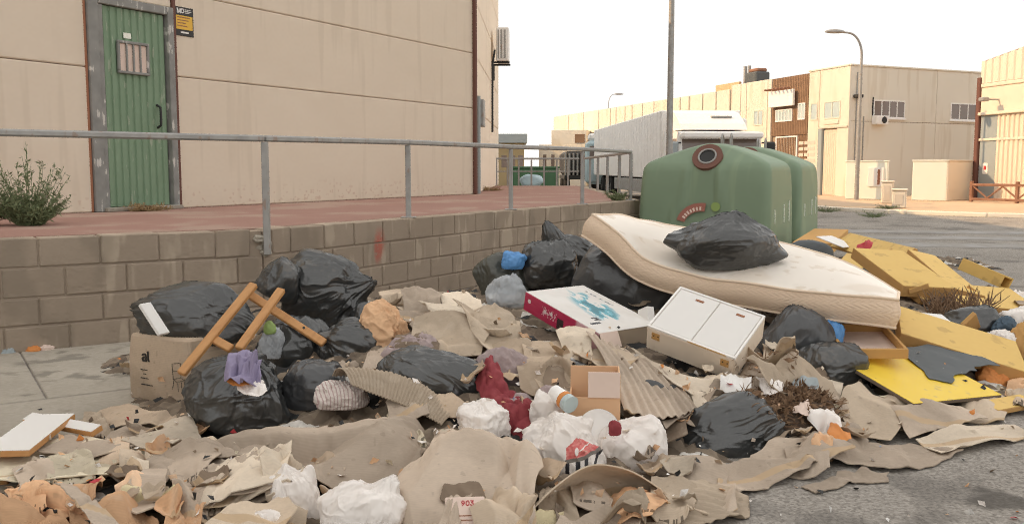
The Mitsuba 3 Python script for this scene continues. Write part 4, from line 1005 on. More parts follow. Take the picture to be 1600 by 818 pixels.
def sheet(name, outline, label, tone='tan', seed=1, cat_='cardboard', group=None, lift=.012, crease=.013, curl=.016, torn=.0045, t=.0045, bulge=0.0, folds=(), ribs=None, matk='m_card', drape=.035, h=None, soft=False, tilt=None, res=1.0, world=False):
    """a sheet of card lying over the heap. outline: photo pixels (x, y[, extra height]); folds: (i, j, degrees, radius) turn what lies left of the line rim[i]->rim[j]"""
    rg = np.random.default_rng(seed)
    O = np.array(outline, float) if world else np.array([hit(o[0], o[1], (o[2] if len(o) > 2 else 0) + lift) for o in outline])
    P0 = Polygon(O[:, :2]); area = abs(P0.area)
    hh = h or max(.012, math.sqrt(area / (1500 * res)))
    # torn rim
    ring = np.vstack([O, O[:1]]); dense = []
    for a, b in zip(ring[:-1], ring[1:]):
        n = max(2, int(np.linalg.norm((b - a)[:2]) / .018)); dense.append(a + (b - a) * np.linspace(0, 1, n, endpoint=False)[:, None])
    dense = np.vstack(dense)
    off = np.stack([fbm(np.column_stack([dense[:, :2] * 14, np.full(len(dense), seed * 3.3 + q)]), 3) - .5 for q in (0, 9)], -1)
    big = np.stack([noise(np.column_stack([dense[:, :2] * 5, np.full(len(dense), seed * 5.1 + q)])) - .5 for q in (0, 9)], -1)
    rimxy = dense[:, :2] + off * torn * 3 + big * torn * 1.5
    xy, F, nr, P = tri_sheet(rimxy, hh, seed)
    # height between the rim's heights
    k = RBFInterpolator(O[:, :2] + rg.normal(0, 1e-4, O[:, :2].shape), O[:, 2], kernel='linear', smoothing=1e-3)
    z = k(xy)
    H = look(gaussian_filter(HC, 1.5), xy[:, 0], xy[:, 1]) + .006
    z = np.maximum(z, np.minimum(H, z + drape))
    edge = shapely.distance(shapely.linestrings(np.vstack([rimxy, rimxy[:1]])), shapely.points(xy))
    size = math.sqrt(area)
    # smooth
    nb = trimesh.Trimesh(np.column_stack([xy, z]), F, process=False)
    E = nb.edges_unique; cnt = np.bincount(E.ravel(), minlength=len(xy))
    for _ in range(14 if not soft else 3):
        s = np.bincount(E[:, 0], z[E[:, 1]], len(xy)) + np.bincount(E[:, 1], z[E[:, 0]], len(xy)); z = np.where(cnt > 0, .5 * z + .5 * s / np.maximum(cnt, 1), z)
    # creases: sharp straight folds and crumple facets
    c0 = xy.mean(0); rel = (xy - c0) / size
    if not soft: z = z + facets(rel, seed, crease * 1.15)
    Q = np.column_stack([rel * 3.0, np.full(len(xy), seed * 1.7)]); wq = np.stack([fbm(Q + 5, 2), fbm(Q + 17, 2), fbm(Q + 31, 2)], -1) - .5
    if soft: z = z + crease * (1.1 * (ridge(noise(Q + wq * 1.5)) ** (1.2 if soft else 2) - .35) + .55 * (ridge(noise(Q * 2.3 + wq * 2 + 4)) ** 2 - .3) + .22 * (ridge(noise(Q * 5.5 + wq * 3 + 8)) ** 2 - .3))
    if bulge:
        z = z + bulge * np.clip(edge / (.35 * size), 0, 1) ** .6
    if ribs: z = z + ribs[2] * np.sin((xy @ [math.cos(ribs[0]), math.sin(ribs[0])]) * 2 * math.pi / ribs[1])
    if tilt is not None: z = z + (rel @ np.asarray(tilt[:2])) * size
    cw = min(.07, .25 * size); cn = noise(np.column_stack([xy * 6, np.full(len(xy), seed * 2.9)]))
    z = z + curl * np.clip(1 - edge / cw, 0, 1) ** 2 * (cn * 1.9 - .55)
    z = np.maximum(z, .006 + .004 * rg.random(len(z)))
    V = np.column_stack([xy, z])
    for i, j, deg, rad in folds:
        a, b = O[i], O[j]; x = (b - a)[:2]; L = np.linalg.norm(x); x = x / L; nrm = np.array([-x[1], x[0]])
        dist = (V[:, :2] - a[:2]) @ nrm; g = dist > 0
        near = np.abs(dist) < .03; za = V[near, 2].mean() if near.any() else a[2]
        rad = max(rad, 1e-3); th = math.radians(deg)
        dd = dist[g]; arc = rad * abs(th)
        f = np.clip(dd / arc, 0, 1); ang = f * th; R = rad * np.sign(th)
        yy = R * np.sin(ang) + np.maximum(dd - arc, 0) * np.cos(ang); zz = R * (1 - np.cos(ang)) + np.maximum(dd - arc, 0) * np.sin(ang)
        dzv = V[g, 2] - za
        ny, nz = -np.sin(ang), np.cos(ang)
        along = (V[g, :2] - a[:2]) @ x
        V[g, :2] = a[:2] + along[:, None] * x + (yy + dzv * ny)[:, None] * nrm; V[g, 2] = za + zz + dzv * nz
    V[:, 2] = np.maximum(V[:, 2], .005)
    m, src = thicken(V, F, t)
    kk = seed % 40
    uv = np.column_stack([(xy[src, 0] - c0[0]) + 5 + 10 * kk, (xy[src, 1] - c0[1]) + 5 + 10 * TONE.get(tone, 0)])
    key = free(name); scene[key] = mikit.ply(m, matk, True, uv=uv)
    labels[key] = {'label': label, 'category': cat_}
    if group: labels[key]['group'] = group
    settle(m)
    return key
def patch(name, bottom, top, label, tone='tan', seed=1, cat_='cardboard', bow=0.0, crease=.012, lean=0.0, curl=0.0, t=.0045, n=44, m_=28, matk='m_card', torn=.012, ribs=None, group=None, fk=11, fine=.34):
    """a standing or folded sheet between a lower and an upper line of points (px, py, forward distance)"""
    rg = np.random.default_rng(seed)
    def line(L):
        q = np.array([Pd(*p) for p in L]); s_ = np.concatenate([[0], np.cumsum(np.linalg.norm(np.diff(q, axis=0), axis=1))]); s_ /= s_[-1]
        return PC(s_, q)(np.linspace(0, 1, n)) if len(L) > 2 else q[0] + (q[1] - q[0]) * np.linspace(0, 1, n)[:, None]
    B, U = line(bottom), line(top); t_ = np.linspace(0, 1, m_)
    U = U + (U - B) * (torn / max(np.linalg.norm(U - B, axis=1).mean(), .01)) * 3 * (fbm(np.column_stack([np.arange(n) * .35, np.full(n, seed * 2.3), np.zeros(n)]), 3) - .5)[:, None]
    G = B[:, None] * (1 - t_)[None, :, None] + U[:, None] * t_[None, :, None]
    gm = grid(G); N = np.array(gm.vertex_normals).reshape(n, m_, 3)
    if (N.reshape(-1, 3) @ np.array([0, -1, .4])).mean() < 0: N = -N
    Q = np.stack(np.broadcast_arrays(np.linspace(0, 3, n)[:, None], np.linspace(0, 2, m_)[None], np.array(seed * 1.9)), -1)
    w = np.stack([fbm(Q + 5, 2), fbm(Q + 17, 2), fbm(Q + 31, 2)], -1) - .5
    fq = np.stack(np.broadcast_arrays(np.linspace(-.75, .75, n)[:, None], np.linspace(-.55, .55, m_)[None]), -1)
    d = bow * np.sin(np.pi * t_)[None] + facets(fq.reshape(-1, 2), seed, crease * 1.5, fk, .85, fine).reshape(n, m_) + .25 * crease * (noise(Q * 3) - .5) - curl * np.clip((t_ - .65) / .35, 0, 1)[None] ** 2
    if ribs: d = d + ribs[1] * np.sin(np.linspace(0, 1, n)[:, None] * ribs[0] * 2 * np.pi)
    G = G + N * d[..., None]; G[..., 2] = np.maximum(G[..., 2], .006)
    gm = grid(G); M_, src = thicken(np.array(gm.vertices), np.array(gm.faces), t)
    Lx, Ly = np.linalg.norm(B[-1] - B[0]), np.linalg.norm(U - B, axis=1).mean()
    uv = np.column_stack([np.repeat(np.linspace(0, Lx, n), m_)[src] + 5 + 10 * (seed % 40), np.tile(np.linspace(0, Ly, m_), n)[src] + 5 + 10 * TONE.get(tone, 0)])
    key = free(name); scene[key] = mikit.ply(M_, matk, True, uv=uv); labels[key] = {'label': label, 'category': cat_}
    if group: labels[key]['group'] = group
    settle(M_); return key
def grid(G):
    a, b = G.shape[:2]; i = np.arange(a * b).reshape(a, b); q = np.stack([i[:-1, :-1], i[1:, :-1], i[1:, 1:], i[:-1, 1:]], -1).reshape(-1, 4)
    return trimesh.Trimesh(G.reshape(-1, 3), np.vstack([q[:, [0, 1, 2]], q[:, [0, 2, 3]]]), process=False)
def crumple(name, box, d, label, m, cat_, seed, bow=.02):
    """a small crumpled piece of paper, film or foam"""
    x0, y0, x1, y1 = box; rg = np.random.default_rng(seed); w, h = x1 - x0, y1 - y0; j = lambda a: rg.uniform(-a, a)
    dd = .5 * h * d / FOC
    return patch(name, [(x0 + w * j(.12), y1 - h * .2, d + dd * .3), ((x0 + x1) / 2 + w * j(.2), y1, d - dd), (x1 + w * j(.12), y1 - h * .25, d)], [(x0 + w * .1, y0 + h * (.2 + j(.2)), d + dd * 2), ((x0 + x1) / 2 + w * j(.3), y0, d + dd * 3), (x1 - w * .1, y0 + h * (.3 + j(.2)), d + dd * 2)], label, 'tan', seed, cat_, bow=bow, crease=.10 * w * d / FOC, curl=.1 * h * d / FOC, matk=m, torn=.02, n=26, m_=20, fk=7, fine=.3, t=.002)
def board(name, A, B, C, th, label, matk, side=None, cat_='board', group=None, c=.003, seed=0):
    """a rigid board: corner A, edges towards B and C, thickness below"""
    A, B, C = (np.asarray(q, float) for q in (A, B, C))
    M = basis(A, B - A, C - A)
    if M[2, 2] < 0: return board(name, A, C, B, th, label, matk, side, cat_, group, c, seed)
    L, W = np.linalg.norm(B - A), np.linalg.norm((C - A) - M[:3, 0] * (M[:3, 0] @ (C - A)))
    t = thing(name, label, cat_, group)
    if side:
        part(t, 'core', moved(bx(.0, L, .0, W, -th, -.003, c), M), side)
        part(t, 'face', moved(bx(.0015, L - .0015, .0015, W - .0015, -.0028, 0, .001), M), matk)
    else:
        part(t, 'panel', moved(bx(0, L, 0, W, -th, 0, c), M), matk)
    m = moved(bx(0, L, 0, W, -th, 0), M).subdivide_to_size(.03) ; settle(m)
    return t, M, L, W

# ------------------------------------------------------------ the heap's own mass
sx, sy = np.meshgrid(np.arange(-3.2, 6.2, .022), np.arange(2.3, 12.6, .022), indexing='ij')
zz = look(HB_, sx, sy); q3 = np.stack([sx, sy, np.zeros_like(sx)], -1)
rel = zz - .035 + .05 * (ridge(noise(q3 * 9)) - .5) * np.clip(zz / .06, 0, 1) + .035 * (ridge(noise(q3 * 23 + 4)) - .5) * np.clip(zz / .06, 0, 1)
nx_, ny_ = sx.shape; idx = np.arange(nx_ * ny_).reshape(nx_, ny_)
ok = (zz > .02); okq = ok[:-1, :-1] & ok[1:, :-1] & ok[1:, 1:] & ok[:-1, 1:]
q4 = np.stack([idx[:-1, :-1], idx[1:, :-1], idx[1:, 1:], idx[:-1, 1:]], -1)[okq]
mm = trimesh.Trimesh(np.column_stack([sx.ravel(), sy.ravel(), np.where(ok, rel, -.02).ravel()]), np.vstack([q4[:, [0, 1, 2]], q4[:, [0, 2, 3]]]), process=False); mm.remove_unreferenced_vertices()
single('rubbish_mound', mm, 'm_rubbish', 'matted brown rubbish filling the gaps of the heap', 'rubbish', kind='stuff', smooth=True)
# ------------------------------------------------------------ rear of the heap
simple_bag('wrapped_bundle', (812, 272, 850, 291), 30, 'pale blue wrapped bundle beyond the far railing', 'm_farpaleblue', 'bundle', seed=99, sub=3, wr=.04)
simple_bag('rubbish_bag', (822, 343, 930, 432), 7.1, 'shiny black bag heaped against the block wall, highest at the back', sub=6, ears=((-.3, 0, 1, .25), (.8, 0, .5, .15),), seed=2, neck=.5, knot=(-.3, 0, 1), rot=20)
simple_bag('rubbish_bag', (812, 372, 905, 452), 6.75, 'black bag just below the highest one at the back', seed=3, wr=.1)
simple_bag('rubbish_bag', (884, 372, 1075, 512), 6.35, 'large dull charcoal bag under the raised end of the mattress', 'm_bag_dull', sub=6, seed=4, wr=.04, lump=.12, depth=.7)
simple_bag('rubbish_bag', (738, 392, 838, 474), 6.75, 'olive grey sack leaning on the wall below a blue bag', 'm_bag_olive', seed=5, wr=.05, tilt=(0, -25), depth=.6)
simple_bag('plastic_bag', (783, 391, 824, 421), 6.6, 'bright blue crumpled plastic bag on the olive grey sack', 'm_blue', seed=6, wr=.16, sub=4)
simple_bag('plastic_bag', (757, 424, 828, 482), 6.2, 'clear crumpled plastic bag with a bluish glint beside the olive sack', 'm_clearfilm', seed=7, wr=.16, sub=4)
simple_bag('rubbish_bag', (972, 342, 1056, 380), 7.2, 'flat grey green bag peeping over the far edge of the mattress', 'm_bag_olive', seed=8, wr=.06, sub=4)
simple_bag('cushion_roll', (1226, 374, 1303, 414), 8.3, 'rolled charcoal cushion behind the mattress', 'm_darkgrey', 'cushion', seed=9, wr=.03, lump=.06, sub=4, depth=.5)
simple_bag('rubbish_bag', (440, 387, 593, 512), 5.55, 'large rounded black bag standing highest on the left of the heap', sub=6, ears=((.95, -.2, .1, .22), (-.3, 0, 1, .12),), seed=10, neck=.25, knot=(.8, -.3, .3), wr=.075)
simple_bag('rubbish_bag', (396, 400, 470, 476), 5.35, 'slim black bag standing upright behind the wooden chair frame', seed=11, tilt=(0, 25), wr=.05, depth=.7)
simple_bag('rubbish_bag', (400, 490, 530, 600), 5.05, 'dark bag lying in the hollow under the wooden chair frame', seed=12, wr=.07)
simple_bag('rubbish_bag', (490, 494, 610, 585), 5.0, 'creased black bag below the crumpled peach paper', seed=13, wr=.1, neck=.2, knot=(-.7, -.4, .5))
simple_bag('rubbish_bag', (545, 470, 600, 520), 5.3, 'small blackish bag wedged between the tall bag and the peach paper', seed=14, sub=4)

# printed carton with a bag on it
ca = Pz(207, 624, 0.0); cb = Pz(300, 641, 0.0); cd = (cb - ca); cd /= np.linalg.norm(cd)
FCn = Frame(ca, cd[:2]); carton = thing('carton', 'brown cardboard carton printed with a chair, holding up a black bag', 'carton')
m = bx(0, .46, 0, .42, .004, .375, .012).subdivide_to_size(.05); v = m.vertices
v[:, 1] -= .022 * np.sin(np.clip(v[:, 0] / .46, 0, 1) * np.pi) * np.sin(np.clip(v[:, 2] / .385, 0, 1) * np.pi) * (v[:, 1] < .25); v[:, 0] -= .02 * (v[:, 0] < .1) * np.sin(v[:, 2] / .385 * 3 + .4); v[:, 0] += .03 * (.385 - v[:, 2]) * (v[:, 0] < .3) * -1
v += .006 * (noise(v * 9, 2)[:, None] - .5)
part(carton, 'box', FCn(m), 'm_card', 35) if False else part(carton, 'box', FCn(m), 'm_card', True, uv=np.column_stack([v[:, 0] + 5 + 70, v[:, 2] + 5]))
settle(FCn(m))
def onface(F, x, z, y=-.024): return basis(F.pt(x, y, z), [F.d[0], F.d[1], 0], [0, 0, 1])
fa = lambda px, py: FCn.at(px, py, -.03)
x0, zt_ = fa(217, 563); part(carton, 'print', lettering('al', .055, onface(FCn, x0 + .01, zt_, -.019), True, .004), 'm_ink')
for py, pa, pb in ((577, 215, 226), (584, 219, 224), (590, 215, 228), (600, 216, 234)):
    x0, z0 = fa(pa, py); x1, z1 = fa(pb, py + 1); part(carton, 'print', FCn(bx(x0 + .012, x1 + .012, -.021, .0, z0, z0 + .004)), 'm_ink')
ch = [((268, 568), (270, 592)), ((281, 567), (282, 590)), ((268, 568), (281, 567)), ((269, 580), (281, 579)), ((270, 592), (282, 590)), ((270, 592), (275, 597)), ((282, 590), (288, 594)), ((275, 597), (288, 594)), ((271, 594), (269, 608)), ((277, 598), (278, 612)), ((283, 597), (283, 606)), ((287, 595), (288, 606))]
part(carton, 'print', cat(*[bar(FCn.pt(fa(*a)[0], -.027, fa(*a)[1]), FCn.pt(fa(*b)[0], -.027, fa(*b)[1]), .003, .003, c=.0005) for a, b in ch]), 'm_ink', label='line drawing of a chair')
t, m, c, r = bag('rubbish_bag', (206, 440, 400, 540), 5.08, 'black bag lying on the printed carton, torn open at its left end', sub=6, ears=((-1, -.2, .35, .22), (.5, .2, 1, .12), (1, 0, -.1, .15),), seed=15, neck=.0, knot=(-1, -.1, .3), wr=.06, depth=.62)
put(t, m, 'm_bag')
simple_bag('rubbish_bag', (250, 438, 352, 490), 5.45, 'wrinkled black bag piled behind the one on the carton', seed=16, wr=.1, sub=4)
ty = Pd(232, 492, 4.86)
board('foam_tray', Pd(219, 474, 4.78), Pd(250, 522, 4.74), Pd(232, 466, 4.86), .02, 'white foam tray sticking out of the torn black bag', 'm_whiteboard', cat_='tray')
sheet('paper', [(222, 470, .2), (250, 480, .22), (258, 505, .2), (240, 500, .2)], 'crumpled beige paper inside the torn bag mouth', 'pale', 17, 'paper') if False else None

# wooden chair frame
chair = thing('chair_frame', 'broken honey coloured wooden chair frame leaning on the bags', 'chair frame')
a1, b1 = Pd(283, 584, 4.55), Pd(397, 444, 4.98); a2, b2 = Pd(373, 545, 4.62), Pd(440, 452, 4.95)
dirn = (b1 - a1) / np.linalg.norm(b1 - a1)
up_ = np.cross(dirn, b2 - b1); up_ /= np.linalg.norm(up_)
part(chair, 'leg', bar(a1, b1, .048, .030, up=up_, c=.005), 'm_wood'); part(chair, 'leg', bar(a2, b2, .046, .030, up=up_, c=.005), 'm_wood')
part(chair, 'rail', bar(Pd(387, 458, 5.02), Pd(507, 536, 4.86), .045, .026, up=up_, c=.004), 'm_wood'); part(chair, 'rail', bar(Pd(324, 524, 4.74), Pd(362, 545, 4.68), .045, .024, up=up_, c=.004), 'm_wood')
for q in (Pd(476, 512, 4.85),): part(chair, 'screw_hole', moved(trimesh.creation.cylinder(.007, .004), basis(q + np.array([0, -.02, .005]), [1, 0, 0], [0, .4, .9])), 'm_dark')

# bags in front of the frame
simple_bag('rubbish_bag', (436, 560, 548, 638), 4.45, 'slate blue tinged bag with sharp creases beside the purple cloth bag', 'm_bag_dull', seed=18, wr=.06, lump=.12)
simple_bag('rubbish_bag', (285, 543, 462, 672), 4.38, 'full black bag at the left front with a purple cloth on top', sub=6, ears=((.2, 0, 1, .15), (-1, -.2, -.6, .1), (.9, -.4, -.5, .12),), seed=19, wr=.075, knot=(.3, -.3, .9), depth=.75)
patch('cloth', [(350, 594, 4.10), (375, 600, 4.06), (408, 584, 4.12)], [(366, 556, 4.26), (385, 548, 4.30), (406, 566, 4.24)], 'crumpled purple cloth spilling from the black bag at the left', 'tan', 20, 'cloth', matk='m_purple', bow=.03, crease=.03, curl=.02, fk=14, fine=.5, t=.003)
crumple('foam', (368, 588, 415, 614), 4.08, 'white torn foam pieces below the purple cloth', 'm_white', 'foam', 21)
crumple('wrapper', (358, 580, 394, 603), 4.1, 'orange wrapper under the purple cloth', 'm_orange', 'wrapper', 22)
simple_bag('plastic_bag', (402, 505, 446, 560), 4.9, 'grey crumpled plastic tied with green between the chair legs', 'm_clearfilm', seed=23, wr=.2, sub=4)
simple_bag('packet', (412, 500, 432, 522), 4.85, 'bright green packet between the two chair legs', 'm_leafgreen', 'packet', seed=24, sub=3)

# centre: cardboard spilling down the middle
sheet('cardboard', [(590, 455, .03), (640, 452, .05), (690, 462, .05), (755, 478, .03), (800, 512, .03), (740, 520), (660, 500), (600, 478)], 'long tan cardboard strip at the top of the middle heap', 'card', 31, torn=.014)
sheet('cardboard', [(600, 470, .03), (660, 478, .05), (735, 515, .06), (790, 545, .05), (742, 556, .01), (680, 530), (622, 508), (590, 490)], 'folded grey tan cardboard strip running down from the tall bag', 'wet', 32, crease=.03)
sheet('cardboard', [(655, 482, .05), (720, 476, .05), (800, 500, .03), (815, 520, .02), (790, 535, .03), (730, 520, .04), (680, 510, .03)], 'curled pale cardboard sheet left of the white printed box', 'pale', 33, curl=.05)
sheet('cardboard', [(690, 502, .06), (760, 496, .08), (812, 510, .05), (815, 545, .03), (790, 560, .02), (755, 552, .02), (728, 528, .03)], 'upturned tan cardboard flap in the middle of the heap', 'card', 34, folds=[(4, 1, 25, .08)])
sheet('cardboard', [(815, 540, .03), (870, 538, .02), (920, 552, .03), (945, 588, .03), (905, 605, .03), (850, 615, .02), (820, 575, .03)], 'smooth tan cardboard flap below the magenta box side', 'tan', 35, crease=.016)
sheet('cardboard', [(890, 545, .05), (960, 548, .06), (1000, 566, .05), (955, 592, .04), (905, 575, .04)], 'brown cardboard scrap curling over a dark gap', 'card', 36, folds=[(3, 0, 30, .05)])
patch('cardboard', [(975, 640, 3.98), (1030, 652, 4.0), (1088, 636, 4.2)], [(915, 520, 4.9), (970, 545, 4.8), (1020, 572, 4.7)], 'ribbed grey tan cardboard draped in front of the white cabinet', 'wet', 37, bow=.03, crease=.008, ribs=(9, .006), n=90)
sheet('cardboard', [(985, 545, .04), (1060, 575, .05), (1140, 600, .03), (1165, 625, .01), (1095, 640, .0), (1050, 610, .02)], 'pale cardboard sheet tucked under the cabinet front', 'pale', 38)
sheet('cardboard', [(1165, 575, .01), (1172, 530, .2), (1215, 506, .3), (1240, 520, .3), (1250, 575, .03), (1200, 590, .0)], 'upright crumpled cardboard piece right of the white cabinet', 'card', 39, crease=.03)
simple_bag('paper', (556, 466, 643, 546), 5.0, 'crumpled peach coloured paper bag in the middle of the heap', 'm_peach', 'paper bag', seed=40, wr=.18, knot=(.8, -.5, -.3), sub=5)
simple_bag('rubbish_bag', (655, 500, 735, 570), 5.0, 'black bag sunk in a gap below the long cardboard strips', seed=41, wr=.05, sub=4)
simple_bag('blanket', (590, 520, 700, 610), 4.75, 'brown matted blanket behind the long green black bag', 'm_fur', 'blanket', seed=42, wr=.12, sub=4)
simple_bag('fur_throw', (714, 538, 838, 632), 4.5, 'mauve grey fluffy throw in the middle of the heap', 'm_fur', 'throw', seed=43, wr=.10, lump=.3, depth=.6)
simple_bag('rubbish_bag', (858, 560, 930, 630), 4.5, 'dark bag in the hollow beside the small pink fronted box', seed=44, wr=.04, sub=4)
patch('cloth', [(742, 602, 4.32), (772, 655, 4.10), (808, 694, 3.93)], [(764, 568, 4.5), (814, 622, 4.24), (854, 654, 4.05)], 'maroon knitted cloth running down the middle of the heap', 'tan', 45, 'cloth', matk='m_maroon', bow=.045, crease=.028, fk=16, curl=.03, t=.010, ribs=(9, .005), n=70, m_=40)
simple_bag('cloth', (776, 612, 838, 664), 4.25, 'grey brown cloth bundled inside the maroon cloth', 'm_fur', 'cloth', seed=46, wr=.1, sub=4)
simple_bag('rubbish_bag', (583, 541, 772, 652), 4.42, 'long green black bag stretched across the middle of the heap', sub=6, ears=((1, -.2, -.5, .2), (-1, 0, .2, .15),), seed=47, wr=.10, knot=(.9, -.2, -.3), tilt=(0, 18), depth=.55)
simple_bag('cloth', (490, 593, 578, 638), 4.25, 'white cloth with thin pinkish stripes beside the ribbed cardboard', 'm_stripe', 'cloth', seed=48, wr=.14, sub=5)

# white printed box with the magenta side
A_, B_, C_ = Pd(888, 430, 6.05), Pd(992, 466, 5.75), Pd(821, 455, 5.55)
A_ = np.array(A_); zc = .0
bxT = thing('printed_box', 'white box with a turquoise splash on its lid and a magenta side', 'box')
P_a, P_b, P_c = Pd(822, 455, 5.55), Pd(884, 431, 5.95), Pd(936, 520, 5.0)
M = basis(P_a, P_c - P_a, P_b - P_a); L, W = np.linalg.norm(P_c - P_a), np.linalg.norm((P_b - P_a) - M[:3, 0] * (M[:3, 0] @ (P_b - P_a)))
lid = bx(0, L, 0, W, -.004, 0, .0015); part(bxT, 'lid', moved(lid, M), 'm_speck', False, uv=np.column_stack([lid.vertices[:, 0] / L, lid.vertices[:, 1] / W]), label='white lid with turquoise splash')
part(bxT, 'side', moved(bx(.002, L - .002, .006, W - .002, -.11, -.0042, .003), M), 'm_card', False, uv=np.full((24 if False else len(bx(.002, L - .002, .006, W - .002, -.11, -.0042, .003).vertices), 2), 5.0) + np.random.default_rng(1).random((len(bx(.002, L - .002, .006, W - .002, -.11, -.0042, .003).vertices), 2)) * .1 + [0, 80])
fr_ = bx(0, L, -.003, .0055, -.115, -.0042, .001); part(bxT, 'printed_side', moved(fr_, M), 'm_magenta', False, uv=np.column_stack([fr_.vertices[:, 0] / L, (fr_.vertices[:, 2] + .115) / .111]), label='magenta printed side with small white marks')
settle(moved(bx(0, L, 0, W, -.11, 0).subdivide_to_size(.03), M))
fl = basis(M[:3, 3] + M[:3, 0] * (L + .003), M[:3, 1], -M[:3, 2] * .8 + M[:3, 0] * .6); part(bxT, 'flap', moved(bx(.0, W * .3, .0, .09, .0, .004, .001), fl), 'm_pink')
board('magazine_box', Pd(936, 512, 5.15), Pd(1000, 486, 5.35), Pd(938, 528, 5.12), .09, 'navy blue packet under the corner of the white printed box', 'm_navy', cat_='packet')
board('magazine_box', Pd(996, 484, 5.40), Pd(1012, 492, 5.30), Pd(998, 510, 5.36), .05, 'pale grey folded packet between the navy packet and the cabinet', 'm_whiteboard', cat_='packet')
board('book', Pd(700, 452, 6.3), Pd(738, 436, 6.5), Pd(702, 462, 6.25), .12, 'black and red box leaning near the wall above the cardboard strips', 'm_signblack', 'm_redpaper', cat_='box')

# white cabinet lying on its back
BL, BR, TL = Pd(1011, 508, 4.75), Pd(1149, 560, 4.50), Pd(1043, 440, 5.05)
M = basis(BL, BR - BL, TL - BL); L, W = np.linalg.norm(BR - BL), np.linalg.norm((TL - BL) - M[:3, 0] * (M[:3, 0] @ (TL - BL)))
cabn = thing('cabinet', 'white two door cabinet with cream sides lying tilted on the heap', 'cabinet')
D_ = .155
part(cabn, 'carcass', moved(bx(0, L, 0, W, -D_, -.012, .004), M), 'm_cream', label='cream side panels of the cabinet')
part(cabn, 'rim', moved(cat(bx(0, L, 0, .012, -.0115, .002, .002), bx(0, L, W - .012, W, -.0115, .002, .002), bx(0, .012, .0125, W - .0125, -.0115, .002, .002), bx(L - .012, L, .0125, W - .0125, -.0115, .002, .002)), M), 'm_whitepaint')
for k, (a, b) in enumerate(((.016, L * .5 - .002), (L * .5 + .002, L - .016))):
    kd = part(cabn, 'door', moved(bx(a, b, .016, W - .016, -.011, -.001, .002), M), 'm_whiteboard', label='flat white cabinet door')
    part(kd, 'handle_mark', moved(bx((a + b) / 2 - .005, (a + b) / 2 + .04, W - .07, W - .055, -.0005, .002, .0005), M), 'm_brick', label='small reddish mark where the handle was')
for x in (.03, L - .075): 
    part(cabn, 'chipped_corner', moved(bx(x, x + .045, -.0035, -.0005, -.075, -.03, .001), M), 'm_ply_side', label='chipped corner showing chipboard')
    for q in (.01, .035): part(cabn, 'screw_hole', moved(bx(x + q, x + q + .006, -.006, -.0036, -.05, -.044), M), 'm_dark')
part(cabn, 'crack', moved(bx(L * .47, L * .9, -.004, .012, -.006, -.0015, .001), M), 'm_ply_side', label='split edge under the door')
settle(moved(bx(0, L, 0, W, -D_, 0).subdivide_to_size(.03), M))

# small box with a pink front
bA = Pd(890, 655, 3.98); FBx = Frame((bA[0], bA[1], 0), (1, -.08)); z0 = bA[2]
sb_ = thing('small_box', 'small open cardboard box with a pale pink front flap', 'box'); w_ = .22
part(sb_, 'front', FBx.box(0, w_, 0, .006, z0, z0 + .10, .001), 'm_peach'); part(sb_, 'side', FBx.box(w_ - .006, w_, .0065, .2, z0, z0 + .20, .001), 'm_peach'); part(sb_, 'back', FBx.box(0, w_ - .007, .194, .2, z0, z0 + .2, .001), 'm_peach')
part(sb_, 'flap', FBx.box(w_ * .36, w_ * .99, -.008, -.002, z0 + .102, z0 + .215, .001), 'm_pink', label='upright pale pink flap'); part(sb_, 'side', FBx.box(0, .006, .0065, .193, z0, z0 + .1, .001), 'm_peach')
pl_ = thing('plate', 'white plastic plate standing below the small pink fronted box', 'plate')
m = trimesh.creation.revolve([(0, 0), (.065, .0), (.09, .016), (.092, .014), (.067, -.003), (0, -.003)], sections=40); part(pl_, 'dish', moved(m, basis(Pd(935, 672, 3.90), [1, 0, 0], [0, .35, .93])), 'm_whitepaint', True)

# mattress
S = np.array([0, .1, .2, .35, .6, 1.0]); FE = np.array([[.52, 6.0, .975], [.68, 5.9, .862], [.836, 5.8, .715], [1.07, 5.65, .638], [1.47, 5.4, .592], [2.1, 5.0, .565]])
Sb = np.array([0, .25, .5, .75, 1.0]); BE = np.array([[.93, 6.80, .90], [1.28, 6.55, .855], [1.68, 6.3, .80], [2.06, 6.05, .715], [2.44, 5.8, .50]])
fs, fb_ = PC(S, FE), PC(Sb, BE)
nu, nw = 90, 30; u_, w_ = np.linspace(0, 1, nu), np.linspace(0, 1, nw)
front, back = fs(u_), fb_(u_)
TOP = front[:, None] * (1 - w_)[None, :, None] + back[:, None] * w_[None, :, None]
TOP[..., 2] += .02 * np.sin(np.pi * w_)[None] + .012 * (noise(TOP * [5, 5, 0] + 3) - .5)
tm = grid(TOP); N = np.array(tm.vertex_normals).reshape(nu, nw, 3)
if N[..., 2].mean() < 0: tm.invert(); N = -N
TH = .155; BOT = TOP - N * TH
mat_ = thing('mattress', 'white mattress with a quilted beige border bent over the heap', 'mattress')
part(mat_, 'top_panel', tm, 'm_ticking', True)
bm = grid(BOT); bm.invert() if (np.array(bm.face_normals)[:, 2].mean() > 0) else None; part(mat_, 'bottom_panel', bm, 'm_ticking', True)
rim_t = np.vstack([TOP[:, 0], TOP[-1, 1:], TOP[-2::-1, -1], TOP[0, -2:0:-1]]); rim_b = np.vstack([BOT[:, 0], BOT[-1, 1:], BOT[-2::-1, -1], BOT[0, -2:0:-1]])
nr_ = len(rim_t); nv = 9; cen = TOP.mean((0, 1)); sv = []; su = np.concatenate([[0], np.cumsum(np.linalg.norm(np.diff(np.vstack([rim_t, rim_t[:1]]), axis=0), axis=1))])
